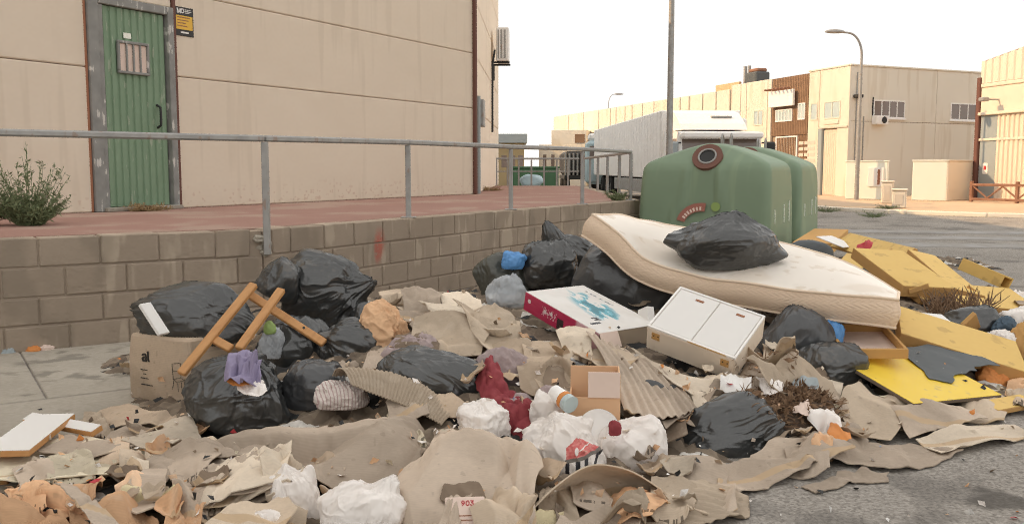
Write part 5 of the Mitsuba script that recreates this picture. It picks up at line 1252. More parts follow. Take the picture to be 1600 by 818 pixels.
for k in range(nv):
    t_ = k / (nv - 1); outw = rim_t - rim_b; tang = np.roll(rim_t, -1, 0) - np.roll(rim_t, 1, 0); on = np.cross(tang, outw); on /= np.linalg.norm(on, axis=1, keepdims=True)
    on *= np.sign(((rim_t - cen) * on).sum(1).mean()); sv.append(rim_t * (1 - t_) + rim_b * t_ + on * .022 * np.sin(np.pi * t_))
SVv = np.stack(sv, 1); SVv = np.concatenate([SVv, SVv[:1]], 0); sg_ = grid(SVv); uvs = np.stack(np.broadcast_arrays(su[:, None], np.linspace(0, TH, nv)[None]), -1).reshape(-1, 2)
part(mat_, 'border', sg_, 'm_border', True, uv=uvs, label='beige quilted border')
for R in (rim_t, rim_b): part(mat_, 'piping', tube(np.vstack([R, R[:2]]), .0085, 8, False), 'm_piping', True)
part(mat_, 'label', moved(bx(0, .05, 0, .07, 0, .004, .001), basis(SVv[nu - 3, 4] + [0, -.01, -.02], [.8, -.5, 0], [0, 0, 1])), 'm_brick', label='small rusty tag at the corner') if False else None
settle(tm)
simple_bag('rubbish_bag', (1036, 327, 1230, 420), 5.78, 'glossy brownish black bag lying on top of the mattress', sub=6, ears=((-1, 0, .25, .28), (.1, -.1, 1, .25), (1, -.1, -.25, .15),), seed=50, wr=.05, lump=.16, flat_=.85, knot=(.1, -.2, 1), depth=.8)
# under the mattress, right
simple_bag('rubbish_bag', (1172, 474, 1312, 614), 5.25, 'large smooth grey black bag under the right half of the mattress', 'm_bag_dull', sub=6, seed=51, wr=.04, lump=.14)
simple_bag('rubbish_bag', (1236, 532, 1354, 612), 4.95, 'low bluish black bag in front of the large smooth one', seed=52, wr=.06)
simple_bag('plastic_bag', (1284, 498, 1320, 542), 5.2, 'blue and white crumpled plastic bag below the mattress corner', 'm_blue', seed=53, wr=.18, sub=4)
frm = thing('drawer', 'shallow brown wooden drawer lying under the mattress corner', 'drawer')
dA, dB, dC = Pd(1316, 545, 4.95), Pd(1420, 545, 4.9), Pd(1318, 505, 5.45); M = basis(dA, dB - dA, dC - dA); L, W = np.linalg.norm(dB - dA), np.linalg.norm((dC - dA) - M[:3, 0] * (M[:3, 0] @ (dC - dA)))
for a in ((0, L, 0, .018), (0, L, W - .018, W), (0, .018, .0185, W - .0185), (L - .018, L, .0185, W - .0185)): part(frm, 'side', moved(bx(a[0], a[1], a[2], a[3], -.055, 0, .003), M), 'm_ply_side')
part(frm, 'bottom', moved(bx(.019, L - .019, .019, W - .019, -.05, -.045), M), 'm_pink')
# ------------------------------------------------------------ right hand cluster: broken furniture boards
GB = 'broken furniture boards on the right of the heap'
board('panel_board', Pz(1452, 396, .46), Pz(1495, 470 - 8, .36), Pz(1392, 390, .47), .10, 'thick tan furniture panel lying highest in the board cluster', 'm_ply', 'm_ply_side', group=GB) if False else None
def hollow(name, A, B, C, th, label, w=.014):
    """a drawer carcass of thin boards, open at its end towards B"""
    A, B, C = (np.asarray(q, float) for q in (A, B, C)); M = basis(A, B - A, C - A)
    assert M[2, 2] > 0
    L, W = np.linalg.norm(B - A), np.linalg.norm((C - A) - M[:3, 0] * (M[:3, 0] @ (C - A))); t = thing(name, label, 'drawer')
    for k, b in (('top_board', (0, L, 0, W, -w, 0)), ('bottom_board', (0, L, 0, W, -th, -th + w)), ('side_board', (0, L, 0, w, -th + w + .001, -w - .001)), ('side_board', (0, L, W - w, W, -th + w + .001, -w - .001)), ('back_board', (0, w, w + .001, W - w - .001, -th + w + .001, -w - .001))):
        part(t, k, moved(bx(*b, .0015), M), 'm_ply')
    settle(moved(bx(0, L, 0, W, -th, 0).subdivide_to_size(.03), M))
def quadboard(name, A, B, C, th, label, m='m_ply', side='m_ply_side', cat_='board'): return board(name, A, B, C, th, label, m, side, cat_)
quadboard('carton', Pz(1238, 378, .36), Pz(1300, 380, .36), Pz(1240, 356, .40), .14, 'brown flattened carton beside the glass bank', 'm_card' if False else 'm_ply_side', 'm_ply_side', 'carton')
quadboard('panel_board', Pz(1297, 384, .38), Pz(1392, 412, .36), Pz(1306, 358, .54), .03, 'long narrow tan board behind the charcoal cushion')
hollow('drawer', Pz(1302, 418, .40), Pz(1412, 428, .38), Pz(1312, 394, .50), .13, 'hollow tan drawer box open at its right end behind the mattress')
quadboard('panel_board', Pz(1366, 402, .40), Pz(1400, 408, .38), Pz(1370, 378, .52), .07, 'small orange brown block behind the big tan panel', 'm_ply_side', 'm_ply_side')
quadboard('panel_board', Pz(1412, 446, .40), Pz(1496, 450, .37), Pz(1392, 390, .60), .09, 'thick square tan panel in the middle of the board cluster')
quadboard('panel_board', Pz(1490, 450, .30), Pz(1540, 462, .24), Pz(1466, 400, .44), .05, 'tan panel leaning right behind the thick square one', 'm_ply')
hollow('drawer', Pz(1496, 420, .34), Pz(1560, 448, .24), Pz(1508, 404, .44), .11, 'tan open ended box section at the far right of the boards')
quadboard('panel_board', Pz(1440, 466, .30), Pz(1610, 486, .13), Pz(1448, 454, .33), .05, 'long low tan board running out to the right edge')
board('white_board', Pz(1400, 484, .33), Pz(1448, 472, .34), Pz(1420, 502, .30), .012, 'white laminate piece at the right end of the mattress', 'm_whiteboard')
board('white_board', Pz(1318, 386, .42), Pz(1340, 384, .40), Pz(1326, 366, .48), .01, 'white triangular scrap sticking up behind the boards', 'm_whiteboard')
crumple('packet', (1338, 374, 1364, 394), 8.4, 'red crumpled packet behind the narrow board', 'm_redpaper', 'packet', 60)
quadboard('panel_board', Pz(1408, 520, .30), Pz(1608, 582, .10), Pz(1480, 500, .32), .075, 'long sloping tan board above the bright yellow panel')
quadboard('panel_board', Pz(1376, 436, .40), Pz(1420, 452, .37), Pz(1386, 420, .46), .04, 'short mustard board between the mattress and the thick square panel')
quadboard('panel_board', Pz(1548, 470, .20), Pz(1612, 474, .12), Pz(1556, 448, .26), .05, 'mustard board end by the low board at the right edge')
quadboard('panel_board', Pz(1500, 505, .26), Pz(1560, 500, .24), Pz(1520, 486, .34), .03, 'small splintered mustard board behind the grey black bag')
quadboard('panel_board', Pz(1560, 640, .05), Pz(1625, 628, .05), Pz(1552, 622, .07), .03, 'low tan board on the asphalt at the right edge')
for k_, (bx_, lab) in enumerate((((1316, 424, 1372, 452), 'dark rags under the drawer box behind the mattress'), ((1500, 452, 1556, 476), 'dark scraps between the long low board and the twigs'), ((1424, 462, 1462, 484), 'maroon rag by the white laminate piece'))):
    crumple('rag', bx_, 7.3 if k_ != 1 else 7.9, lab, ('m_darkgrey', 'm_chip', 'm_maroon')[k_], 'rag', 180 + k_)
yt, M, L, W = board('yellow_panel', Pz(1428, 630, .12), Pz(1566, 616, .08), Pz(1340, 549, .26), .022, 'bright yellow panel at the front right of the heap', 'm_yellow', 'm_chip', cat_='panel')
def torn_on(M, poly, name, label, m, th=.003, lift=.003, cat_='sheet'):
    xy, F, nr, P = tri_sheet(np.array(poly), .02, 3); z = lift + .012 * fbm(np.column_stack([xy * 9, np.zeros(len(xy))]), 3)
    mm_, src = thicken(np.column_stack([xy, z]), F, th); single(name, moved(mm_, M), m, label, cat_, smooth=True)
Mi = np.linalg.inv(M); nrm_ = M[:3, 2]
def onplane(px, py):
    r = ray(px, py); t = ((M[:3, 3] - EYE) @ nrm_) / (r @ nrm_); q = Mi @ np.append(EYE + r * t, 1); return q[:2]
gp = [onplane(*q) for q in ((1398, 546), (1440, 578), (1452, 592), (1488, 600), (1490, 588), (1525, 580), (1520, 574), (1560, 572), (1535, 560), (1500, 550), (1498, 543), (1450, 540))]
gp2 = []
rg = np.random.default_rng(7)
for a, b in zip(gp, gp[1:] + gp[:1]):
    for s in np.linspace(0, 1, 5, endpoint=False): gp2.append(a + (b - a) * s + rg.normal(0, .006, 2))
torn_on(M, gp2, 'vinyl_scrap', 'torn dark grey vinyl sheet lying across the bright yellow panel', 'm_darkgrey')
simple_bag('rubbish_bag', (1474, 474, 1564, 532), 6.3, 'grey black bag among the tan boards near the right edge', seed=61, wr=.08, knot=(.8, -.2, .5), sub=4)
simple_bag('plastic_bag', (1532, 512, 1594, 560), 5.9, 'white crumpled plastic bag right of the grey black bag', 'm_white', seed=62, wr=.15, sub=4)
simple_bag('plastic_bag', (1550, 492, 1588, 524), 6.1, 'navy blue plastic bundle above the white bag at the right', 'm_navy', seed=63, wr=.15, sub=4)
simple_bag('plastic_bag', (1562, 476, 1640, 526), 6.4, 'pale bag cut by the right edge of the photo', 'm_white', seed=64, wr=.1, sub=4)
crumple('paper', (1556, 450, 1606, 480), 8.4, 'white crumpled sheet on the low board at the right edge', 'm_white', 'paper', 65)
simple_bag('paper', (1520, 568, 1580, 622), 5.35, 'orange brown crumpled paper bag under the sloping tan board', 'm_orange', 'paper bag', seed=66, wr=.15, sub=4)
simple_bag('paper', (1576, 500, 1640, 576), 5.9, 'orange brown carton piece at the right edge', 'm_ply_side', 'carton', seed=67, wr=.1, sub=4)
crumple('paper', (1570, 572, 1634, 632), 5.1, 'tan crumpled paper at the right edge of the heap', 'm_peach', 'paper', 68)
# dry twig bundle
rg = np.random.default_rng(12); tw = []
for k in range(170):
    b0 = Pz(rg.uniform(1450, 1546), rg.uniform(478, 496), .24) ; tip = b0 + np.array([rg.normal(0, .06), rg.normal(0, .05), rg.uniform(.05, .17)])
    tw.append(tube([b0, (b0 + tip) / 2 + rg.normal(0, .012, 3), tip], [.005, .005, .002], 4))
single('twig_bundle', cat(tw), 'm_twig', 'brown bundle of dry palm twigs between the tan boards', 'twigs', kind=None)
simple_bag('rubbish_bag', (1440, 462, 1500, 500), 7.0, 'dark scraps bag under the thick square panel', seed=69, sub=4)

# ------------------------------------------------------------ the front
# torn black bag with spilled garden waste
simple_bag('rubbish_bag', (1036, 604, 1240, 730), 4.22, 'torn black bag at the front right spilling garden waste', sub=6, ears=((-1, 0, -.3, .15), (.2, 0, 1, .1)), seed=70, wr=.065, knot=(.7, .3, .5), lump=.25, depth=.8)
simple_bag('compost', (1128, 604, 1318, 706), 4.40, 'dark brown compost heap spilled beside the torn black bag', 'm_compost', 'compost', seed=71, wr=.10, lump=.3, depth=.9)
rg = np.random.default_rng(14); tw, lv_, lf_ = [], [], []
cx0 = Pd(1225, 650, 4.42)
for k in range(2000):
    x, y = cx0[0] + rg.normal(0, .15), cx0[1] + rg.normal(-.05, .13); z = look(HC, x, y)
    if z < .03 or z > .36 or x < cx0[0] - .27: continue
    b0 = np.array([x, y, z - .004]); d = rg.normal(0, 1, 3) * [1, 1, .5] + [0, 0, .15]; d /= np.linalg.norm(d); L_ = rg.uniform(.015, .075)
    if k % 2: tw.append(tube([b0, b0 + d * L_ * .5 + rg.normal(0, .005, 3), b0 + d * L_], [.0024, .0024, .001], 4))
    else:
        sd = np.cross(d, rg.normal(0, 1, 3)); sd /= np.linalg.norm(sd); w_ = L_ * .22; i = len(lv_); lv_ += [b0, b0 + d * L_ * .4 + sd * w_, b0 + d * L_ * .8 + [0, 0, .006], b0 + d * L_ * .4 - sd * w_]; lf_ += [[i, i + 1, i + 2], [i, i + 2, i + 3]]
single('garden_waste', cat(tw, trimesh.Trimesh(np.array(lv_), lf_, process=False)), 'm_twig', 'dry brown twigs and leaves spilled from the torn black bag', 'garden waste', kind='stuff')
k = 0
for px, py, s, m_, lab in ((1205, 600, 22, 'm_white', 'white paper scrap on top of the garden waste'), (1180, 625, 16, 'm_pink', 'pink paper scrap on the garden waste'), (1255, 640, 18, 'm_pink', 'pale pink wrapper in the middle of the garden waste'), (1290, 650, 24, 'm_white', 'white torn wrapper at the right of the garden waste'), (1310, 675, 20, 'm_orange', 'orange wrapper lying by the garden waste'), (1285, 690, 18, 'm_foam' if False else 'm_peach', 'peach coloured crumb of foam below the garden waste'), (1150, 598, 24, 'm_whiteboard', 'pale grey rag at the top of the torn bag'), (1255, 600, 20, 'm_bluegrey', 'bluish rag at the top of the garden waste')):
    crumple('scrap', (px - s, py - s * .7, px + s, py + s * .7), hit(px, py, .09)[1] - .05, lab, m_, 'scrap', 72 + k); k += 1

# big sheets
sheet('cardboard', [(1020, 655), (1090, 612, .03), (1150, 590, .03), (1170, 604, .02), (1090, 650, .03), (1040, 690)], 'grey furry looking wet cardboard strip above the torn black bag', 'wet', 80, crease=.03)
sheet('cardboard', [(1165, 600, .04), (1240, 582, .06), (1300, 600, .05), (1320, 630, .03), (1260, 640, .02), (1200, 628, .03)], 'crumpled pale cardboard above the garden waste', 'card', 81, crease=.04, curl=.06)
sheet('cardboard', [(1305, 640, .03), (1320, 606, .08), (1342, 592, .11), (1360, 615, .07), (1420, 632, .03), (1440, 652, .02), (1390, 690, .0), (1330, 680, .0)], 'upturned brown cardboard flap below the yellow panel', 'card', 82, crease=.02)
sheet('cardboard', [(1390, 648, .04), (1440, 638, .04), (1500, 640, .03), (1545, 660, .0), (1480, 676, .0), (1420, 690, .0)], 'grey curved cardboard sheet lying under the yellow panel corner', 'wet', 83, bulge=.03)
sheet('cardboard', [(1250, 700), (1330, 690), (1420, 690), (1500, 705), (1460, 728), (1390, 735), (1290, 722)], 'flattened sodden cardboard on the asphalt below the garden waste', 'wet', 84, crease=.012, torn=.02)
sheet('cardboard', [(1430, 690), (1500, 672), (1585, 664), (1610, 684), (1540, 700), (1470, 712)], 'thin pale cardboard strips lying on the asphalt at the right', 'pale', 85, crease=.012, curl=.03)
sheet('cardboard', [(1130, 735), (1210, 700, .02), (1300, 702, .01), (1340, 722), (1260, 745), (1180, 770), (1120, 790)], 'large sodden cardboard spread in front of the torn black bag', 'wet', 86, crease=.02, torn=.02)
sheet('cardboard', [(1255, 758), (1310, 738, .01), (1390, 738), (1386, 752), (1330, 752), (1275, 768)], 'small loose cardboard piece out on the asphalt', 'wet', 87, crease=.012, torn=.016)
# orange brown nest at lower left
sheet('cardboard', [(-20, 690), (60, 700), (130, 690, .01), (230, 705, .01), (300, 720, .02), (210, 745, .03), (80, 755, .02), (-20, 750)], 'dusty grey yellow cardboard spread flat at the left front', 'foam', 88, crease=.015, torn=.02)
sheet('cardboard', [(120, 655), (200, 628, .01), (275, 650, .02), (290, 672, .02), (230, 668, .0), (170, 672)], 'flat tan cardboard piece at the foot of the printed carton', 'tan', 89, crease=.015)
sheet('cardboard', [(60, 715), (130, 690), (215, 672, .01), (275, 690, .02), (210, 710), (140, 722)], 'ragged grey cardboard piece left of the rolled sheet', 'wet', 90, torn=.02)
sheet('cardboard', [(190, 700, .01), (250, 668, .03), (300, 655, .05), (322, 680, .05), (270, 712, .03)], 'pale crumpled cardboard beside the black bag at the left', 'pale', 91, crease=.03)
sheet('cardboard', [(150, 745, .02), (240, 712, .05), (330, 690, .07), (430, 688, .06), (400, 706, .04), (300, 722, .03), (240, 760, .02)], 'long ribbed cardboard strip curving across the left front', 'wet', 92, ribs=(.35, .016, .0022), crease=.025)
sheet('cardboard', [(175, 790, .03), (225, 735, .06), (262, 735, .06), (255, 790, .03), (215, 805, .02)], 'grey cardboard flap standing at the left front', 'wet', 93, folds=[(4, 1, 25, .06)])
# the great rolled sheet
patch('cardboard', [(330, 742, 3.52), (430, 738, 3.48), (510, 774, 3.30), (590, 770, 3.30), (655, 715, 3.58)], [(286, 702, 4.02), (370, 668, 4.10), (500, 641, 4.12), (640, 623, 4.10), (700, 660, 3.92)], 'great stained cardboard sheet with a rolled back edge in the middle front', 'wet', 94, bow=.04, crease=.028, curl=.14, n=90, m_=50, torn=.02)
patch('cardboard', [(548, 602, 4.10), (620, 628, 4.06), (690, 662, 3.95)], [(520, 574, 4.32), (585, 578, 4.36), (650, 590, 4.34), (712, 648, 4.10)], 'arched ribbed cardboard sheet behind the great stained one', 'card', 95, bow=.03, crease=.006, curl=.05, ribs=(30, .0028), n=220, m_=16)
patch('cardboard', [(612, 880, 2.78), (700, 905, 2.68), (770, 880, 2.74), (838, 818, 2.98)], [(632, 728, 3.58), (672, 662, 3.80), (722, 641, 3.90), (770, 654, 3.84), (800, 700, 3.62)], 'broad grey tan cardboard draped down to the lower edge of the photo', 'wet', 96, bow=.04, crease=.026, curl=.09, n=90, m_=60, ribs=(3.3, .010), torn=.02)
# stacked folded sheets left of the white bags
for k, (dx, dy, tone) in enumerate(((0, 14, 'wet'), (-8, 6, 'card'), (8, -2, 'pale'), (0, -10, 'wet'), (12, -18, 'pale'))):
    d0 = .012 * k
    patch('cardboard', [(290 + dx, 806 + dy, 3.10), (340 + dx, 792 + dy, 3.12), (432 + dx, 762 + dy, 3.2)], [(318 + dx, 752 + dy * .9, 3.38 + d0), (380 + dx, 726 + dy * .9, 3.42 + d0), (446 + dx, 716 + dy * .9, 3.40 + d0)],
          ('lowest', 'second lowest', 'middle', 'second highest', 'topmost')[k] + ' sheet of the ragged cardboard stack at the left front', tone, 99 + k, bow=.012, crease=.008, curl=-.02, torn=.03)
sheet('cardboard', [(320, 835, .03), (370, 790, .06), (445, 780, .06), (465, 805, .05), (430, 840, .03)], 'pale cardboard sheet lying over the white bag at the lower edge', 'card', 105, crease=.02)
sheet('cardboard', [(405, 745, .07), (450, 722, .09), (480, 742, .08), (470, 765, .07), (420, 770, .06)], 'torn cream card corner above the white bags', 'pale', 106, crease=.04, curl=.06)
# orange crumpled cardboard
OR = [
 ([(-40, 850, 2.95), (20, 850, 2.9), (66, 850, 2.95)], [(-40, 790, 3.15), (10, 776, 3.12), (60, 800, 3.05)], 'orange brown crumpled card at the lower left corner', .05, .05),
 ([(20, 850, 2.9), (60, 850, 2.86), (112, 850, 2.95)], [(34, 800, 3.0), (62, 757, 3.16), (100, 790, 3.05)], 'largest orange brown crumpled card at the lower left', .07, .09),
 ([(60, 790, 3.12), (90, 790, 3.10), (126, 850, 2.92)], [(58, 757, 3.2), (80, 760, 3.22), (150, 846, 3.0)], 'curled orange band leaning on the largest orange card', .04, .03),
 ([(112, 850, 2.92), (135, 850, 2.9), (165, 850, 2.92)], [(106, 772, 3.12), (130, 790, 3.10), (158, 830, 2.98)], 'reddish brown crumpled card beside the ribbed strip', .04, .02),
 ([(165, 850, 2.9), (200, 850, 2.87), (248, 850, 2.92)], [(158, 800, 3.06), (192, 780, 3.12), (240, 800, 3.05)], 'orange brown crumpled card in the middle of the lower left nest', .06, .06),
 ([(258, 850, 2.9), (290, 850, 2.9), (312, 835, 2.95)], [(272, 787, 3.08), (295, 782, 3.08), (319, 772, 3.1)], 'orange card with a straight edge right of the lower left nest', .03, .015)]
for k, (lo, up2, lab, bo, cr_) in enumerate(OR): patch('cardboard', lo, up2, lab, 'orange', 110 + k, bow=bo * .7, crease=.022 + cr_ * .1, curl=cr_, torn=.012, fk=6, fine=.25)
sheet('cardboard', [(85, 765, .10), (110, 752, .13), (200, 820, .10), (190, 850, .06), (160, 850, .07)], 'ribbed grey cardboard strip running diagonally over the orange cards', 'wet', 116, ribs=(1.0, .016, .0025))
crumple('foam', (190, 748, 278, 794), 3.10, 'crumbling yellow foam sheet on the orange cards', 'm_foam', 'foam', 117)
# white bags
def handled(*a, **k):
    t, m, c, r = bag(*a, **k); add_handles(t, m, c, r)
def add_handles(t, m, c, r, body=True):
    if body: part(t, 'body', m, 'm_white', True)
handled('shopping_bag', (418, 720, 508, 832), 3.22, 'white tied shopping bag between the card stack and the fuller one', seed=120, sub=6, wr=.075, lump=.3, ears=((-.8, -.2, .6, .16), (.5, 0, 1, .2)), neck=.2, knot=(-.4, 0, 1))
handled('shopping_bag', (495, 737, 645, 860), 3.08, 'full white shopping bag at the lower edge of the photo', seed=121, sub=6, wr=.075, lump=.3, ears=((-.8, -.2, .6, .16), (.5, 0, 1, .2)), knot=(.4, 0, 1), neck=.15)
simple_bag('shopping_bag', (340, 794, 446, 870), 2.96, 'flat white plastic bag cut by the lower edge', 'm_white', seed=122, sub=6, wr=.075, lump=.3, ears=((-.8, -.2, .6, .16), (.5, 0, 1, .2)))
t, m, c, r = bag('shopping_bag', (806, 640, 950, 756), 3.78, 'white shopping bag printed with a red trainer', sub=6, seed=123, wr=.07, lump=.26, knot=(-.2, -.2, 1), ears=((-.9, 0, .5, .12), (.7, 0, .8, .18)))
lv = m.vertices - c; add_handles(t, m, c, r, False); part(t, 'body', m, 'm_print', True, uv=np.column_stack([lv[:, 0] / r[0], np.where(lv[:, 1] < .02, lv[:, 2] / r[2], 5.0)]))
handled('shopping_bag', (925, 646, 1044, 736), 3.9, 'white shopping bag right of the printed one', seed=124, sub=6, wr=.075, lump=.3, ears=((-.8, -.2, .6, .16), (.5, 0, 1, .2)), knot=(-.6, 0, .7))
simple_bag('cloth', (950, 655, 972, 680), 3.78, 'magenta ribbon between the two white shopping bags', 'm_magenta' if False else 'm_maroon', 'ribbon', seed=125, sub=3, wr=.2)
simple_bag('shopping_bag', (826, 604, 880, 668), 4.02, 'small white crumpled bag above the printed one', 'm_white', seed=126, wr=.09, lump=.32, sub=4)
simple_bag('shopping_bag', (712, 626, 800, 690), 3.98, 'torn white plastic bag beside the maroon cloth', 'm_white', seed=127, wr=.10, lump=.35, sub=5)
cup = thing('cup', 'white cup with an orange band lying beside the small pink fronted box', 'cup')
ca_, cb_ = Pd(866, 612, 4.0), Pd(892, 632, 3.9); dv = cb_ - ca_
part(cup, 'body', tube([ca_, ca_ + dv * .55], [.034, .038], 16), 'm_whitepaint', smooth=40); part(cup, 'band', tube([ca_ + dv * .56, ca_ + dv * .75], [.039, .0395], 16), 'm_orange', smooth=40); part(cup, 'rim', tube([ca_ + dv * .76, cb_], [.039, .04], 16), 'm_paleglass', smooth=40)
# brown arched sheet front centre, and the flattened boxes
Oa = [Pz(822, 812, .02), Pz(850, 765, .10), Pz(900, 735, .20), Pz(985, 730, .22), Pz(1060, 745, .16), Pz(1100, 770, .06), Pz(1045, 812, .02)]
sheet('cardboard', [(1028, 722, .0), (1040, 708, .05), (1110, 710, .06), (1140, 735, .03), (1135, 760, .0), (1060, 762, .0)], 'flattened grey box with a folded corner left of the torn bag', 'wet', 130, crease=.010, torn=.005)
sheet('cardboard', [(960, 835), (1000, 780, .01), (1100, 760, .01), (1165, 780), (1172, 808), (1100, 825), (1040, 850)], 'ribbed brown cardboard flattened on the asphalt at the lower edge', 'card', 131, ribs=(1.35, .05, .004), crease=.015, torn=.018)
NA = 60; arcu = np.linspace(0, 1, NA); pth = []
lowp = [Pz(820 + 285 * s, 826 - 14 * math.sin(s * 3.0) - 16 * s, .02) for s in arcu]
ARC = []
for i, s in enumerate(arcu):
    h_ = .155 * math.sin(min(1, s * 1.15 + .06) * math.pi) ** .8 + .03
    b0 = lowp[i] + np.array([0, .10 * math.sin(s * math.pi), 0]); row = []
    for tt in np.linspace(0, 1, 26):
        row.append(b0 + np.array([.0, .05 + .06 * tt - .20 * tt ** 2 * (1 - .3 * s), h_ * (tt ** .75)]) + .012 * (noise(np.array([s * 6, tt * 3, 2.0])) - .5))
    ARC.append(row)
ARC = np.array(ARC); g = grid(ARC); mA, src = thicken(np.array(g.vertices), np.array(g.faces), .005); uvA = np.column_stack([5 + 30 + arcu.repeat(26)[src] * .8, 5 + 40 + np.tile(np.linspace(0, .25, 26), NA)[src]])
uvA[:, 1] += 40
single('cardboard', mA, 'm_card', 'large brown cardboard arching over a dark hollow at the front', 'cardboard', smooth=True, uv=uvA); settle(mA)
sheet('cardboard', [(1000, 724, .14), (1030, 742, .16), (1085, 765, .06), (1100, 772, .04), (1070, 790, .01), (1040, 800, .01), (1020, 760, .1)], 'tan torn flap at the right end of the brown arch', 'tan', 133, crease=.015, torn=.006)
sheet('cardboard', [(850, 850, .03), (880, 805, .05), (950, 795, .05), (1000, 820, .03), (980, 850, .02)], 'dusty tan card lying inside the brown arch', 'wet', 134, crease=.03)
sheet('cardboard', [(955, 800, .05), (985, 775, .09), (1020, 785, .06), (1005, 830, .02), (965, 828, .02)], 'folded orange tan card inside the brown arch', 'card', 135, crease=.04, folds=[(3, 1, 30, .04)])
crumple('paper', (822, 792, 885, 826), 3.05, 'pale yellow paper scrap beside the brown arch', 'm_foam', 'paper', 136)
pt_, M, L, W = board('printed_carton', Pd(694, 880, 2.72), Pd(758, 878, 2.72), Pd(700, 776, 2.84), .03, 'pale carton end printed with red figures under the draped cardboard', 'm_pink', cat_='carton')
part(pt_, 'figures', lettering('903', .016, M @ trimesh.transformations.translation_matrix([L * .40, W * .86, .0005]), True), 'm_redpaper')
for q, (a_, b_) in enumerate(((.08, .92), (.08, .80), (.08, .92))): part(pt_, 'text_line', moved(bx(L * a_, L * b_, W * (.70 - .07 * q), W * (.715 - .07 * q), .0003, .0012), M), 'm_brick')
patch('cardboard', [(640, 890, 2.66), (672, 880, 2.64), (700, 868, 2.66)], [(690, 790, 2.86), (712, 768, 2.90), (738, 762, 2.92)], 'creased cardboard edge on the left of the printed carton end', 'wet', 140, bow=.01, crease=.012, curl=.02)
patch('cardboard', [(748, 850, 2.70), (790, 860, 2.68), (830, 815, 2.84)], [(722, 768, 2.92), (770, 758, 2.96), (822, 772, 2.94)], 'bulging crumpled cardboard end on the right of the printed carton end', 'card', 141, bow=.05, crease=.022, curl=.03)
cn = thing('drink_can', 'crushed purple drink can at the lower edge of the photo', 'can')
ca_, cb_ = Pd(722, 818, 2.95), Pd(754, 814, 2.95); dv = cb_ - ca_
part(cn, 'body', tube([ca_ - dv * .3, ca_ + dv * .9], .032, 20), 'm_purple' if False else 'm_maroon', smooth=40); part(cn, 'lid', tube([ca_ + dv * .91, cb_], [.030, .026], 20), 'm_galv', smooth=40)
# white boards on the pavement at the far left
board('white_board', Pz(-30, 704, .10), Pz(46, 702, .10), Pz(-20, 648, .12), .03, 'white laminated board lying flat at the left edge', 'm_whiteboard', 'm_wood')
board('white_board', Pz(34, 654, .09), Pz(142, 674, .09), Pz(62, 645, .11), .03, 'narrow white board with a brown edge resting on the flat one', 'm_whiteboard', 'm_wood')
board('white_board', Pz(-30, 752, .03), Pz(12, 748, .03), Pz(-10, 712, .03), .028, 'lowest white board at the left edge', 'm_whiteboard', 'm_wood')

simple_bag('rubbish_bag', (598, 560, 668, 612), 4.62, 'small black bag tucked behind the long green black one', sub=4, seed=171, wr=.07)
simple_bag('cloth', (838, 600, 900, 650), 4.2, 'crumpled brown cloth between the printed shopping bag and the pink fronted box', 'm_fur', 'cloth', seed=172, wr=.08, lump=.3, sub=4)
simple_bag('rubbish_bag', (985, 590, 1050, 650), 4.35, 'small dull bag half under the ribbed cardboard by the torn black bag', 'm_bag_dull', sub=4, seed=173, wr=.06)
patch('cardboard', [(640, 540, 4.75), (700, 556, 4.70), (752, 560, 4.66)], [(648, 496, 5.0), (705, 488, 5.05), (765, 520, 4.9)], 'stiff light brown carton side standing in the middle of the heap', 'card', 174, bow=.02, crease=.016, fk=5, fine=.2)
patch('cardboard', [(812, 610, 4.30), (850, 622, 4.26), (890, 606, 4.32)], [(805, 566, 4.52), (850, 556, 4.56), (900, 570, 4.46)], 'stiff tan carton flap standing over the maroon cloth', 'tan', 175, bow=.015, crease=.014, fk=5, fine=.2, curl=.04)
patch('cardboard', [(1085, 640, 4.2), (1130, 632, 4.3), (1170, 615, 4.4)], [(1075, 600, 4.45), (1120, 586, 4.55), (1165, 588, 4.55)], 'crumpled pale carton piece at the foot of the white cabinet', 'pale', 176, bow=.02, crease=.02, fk=8)

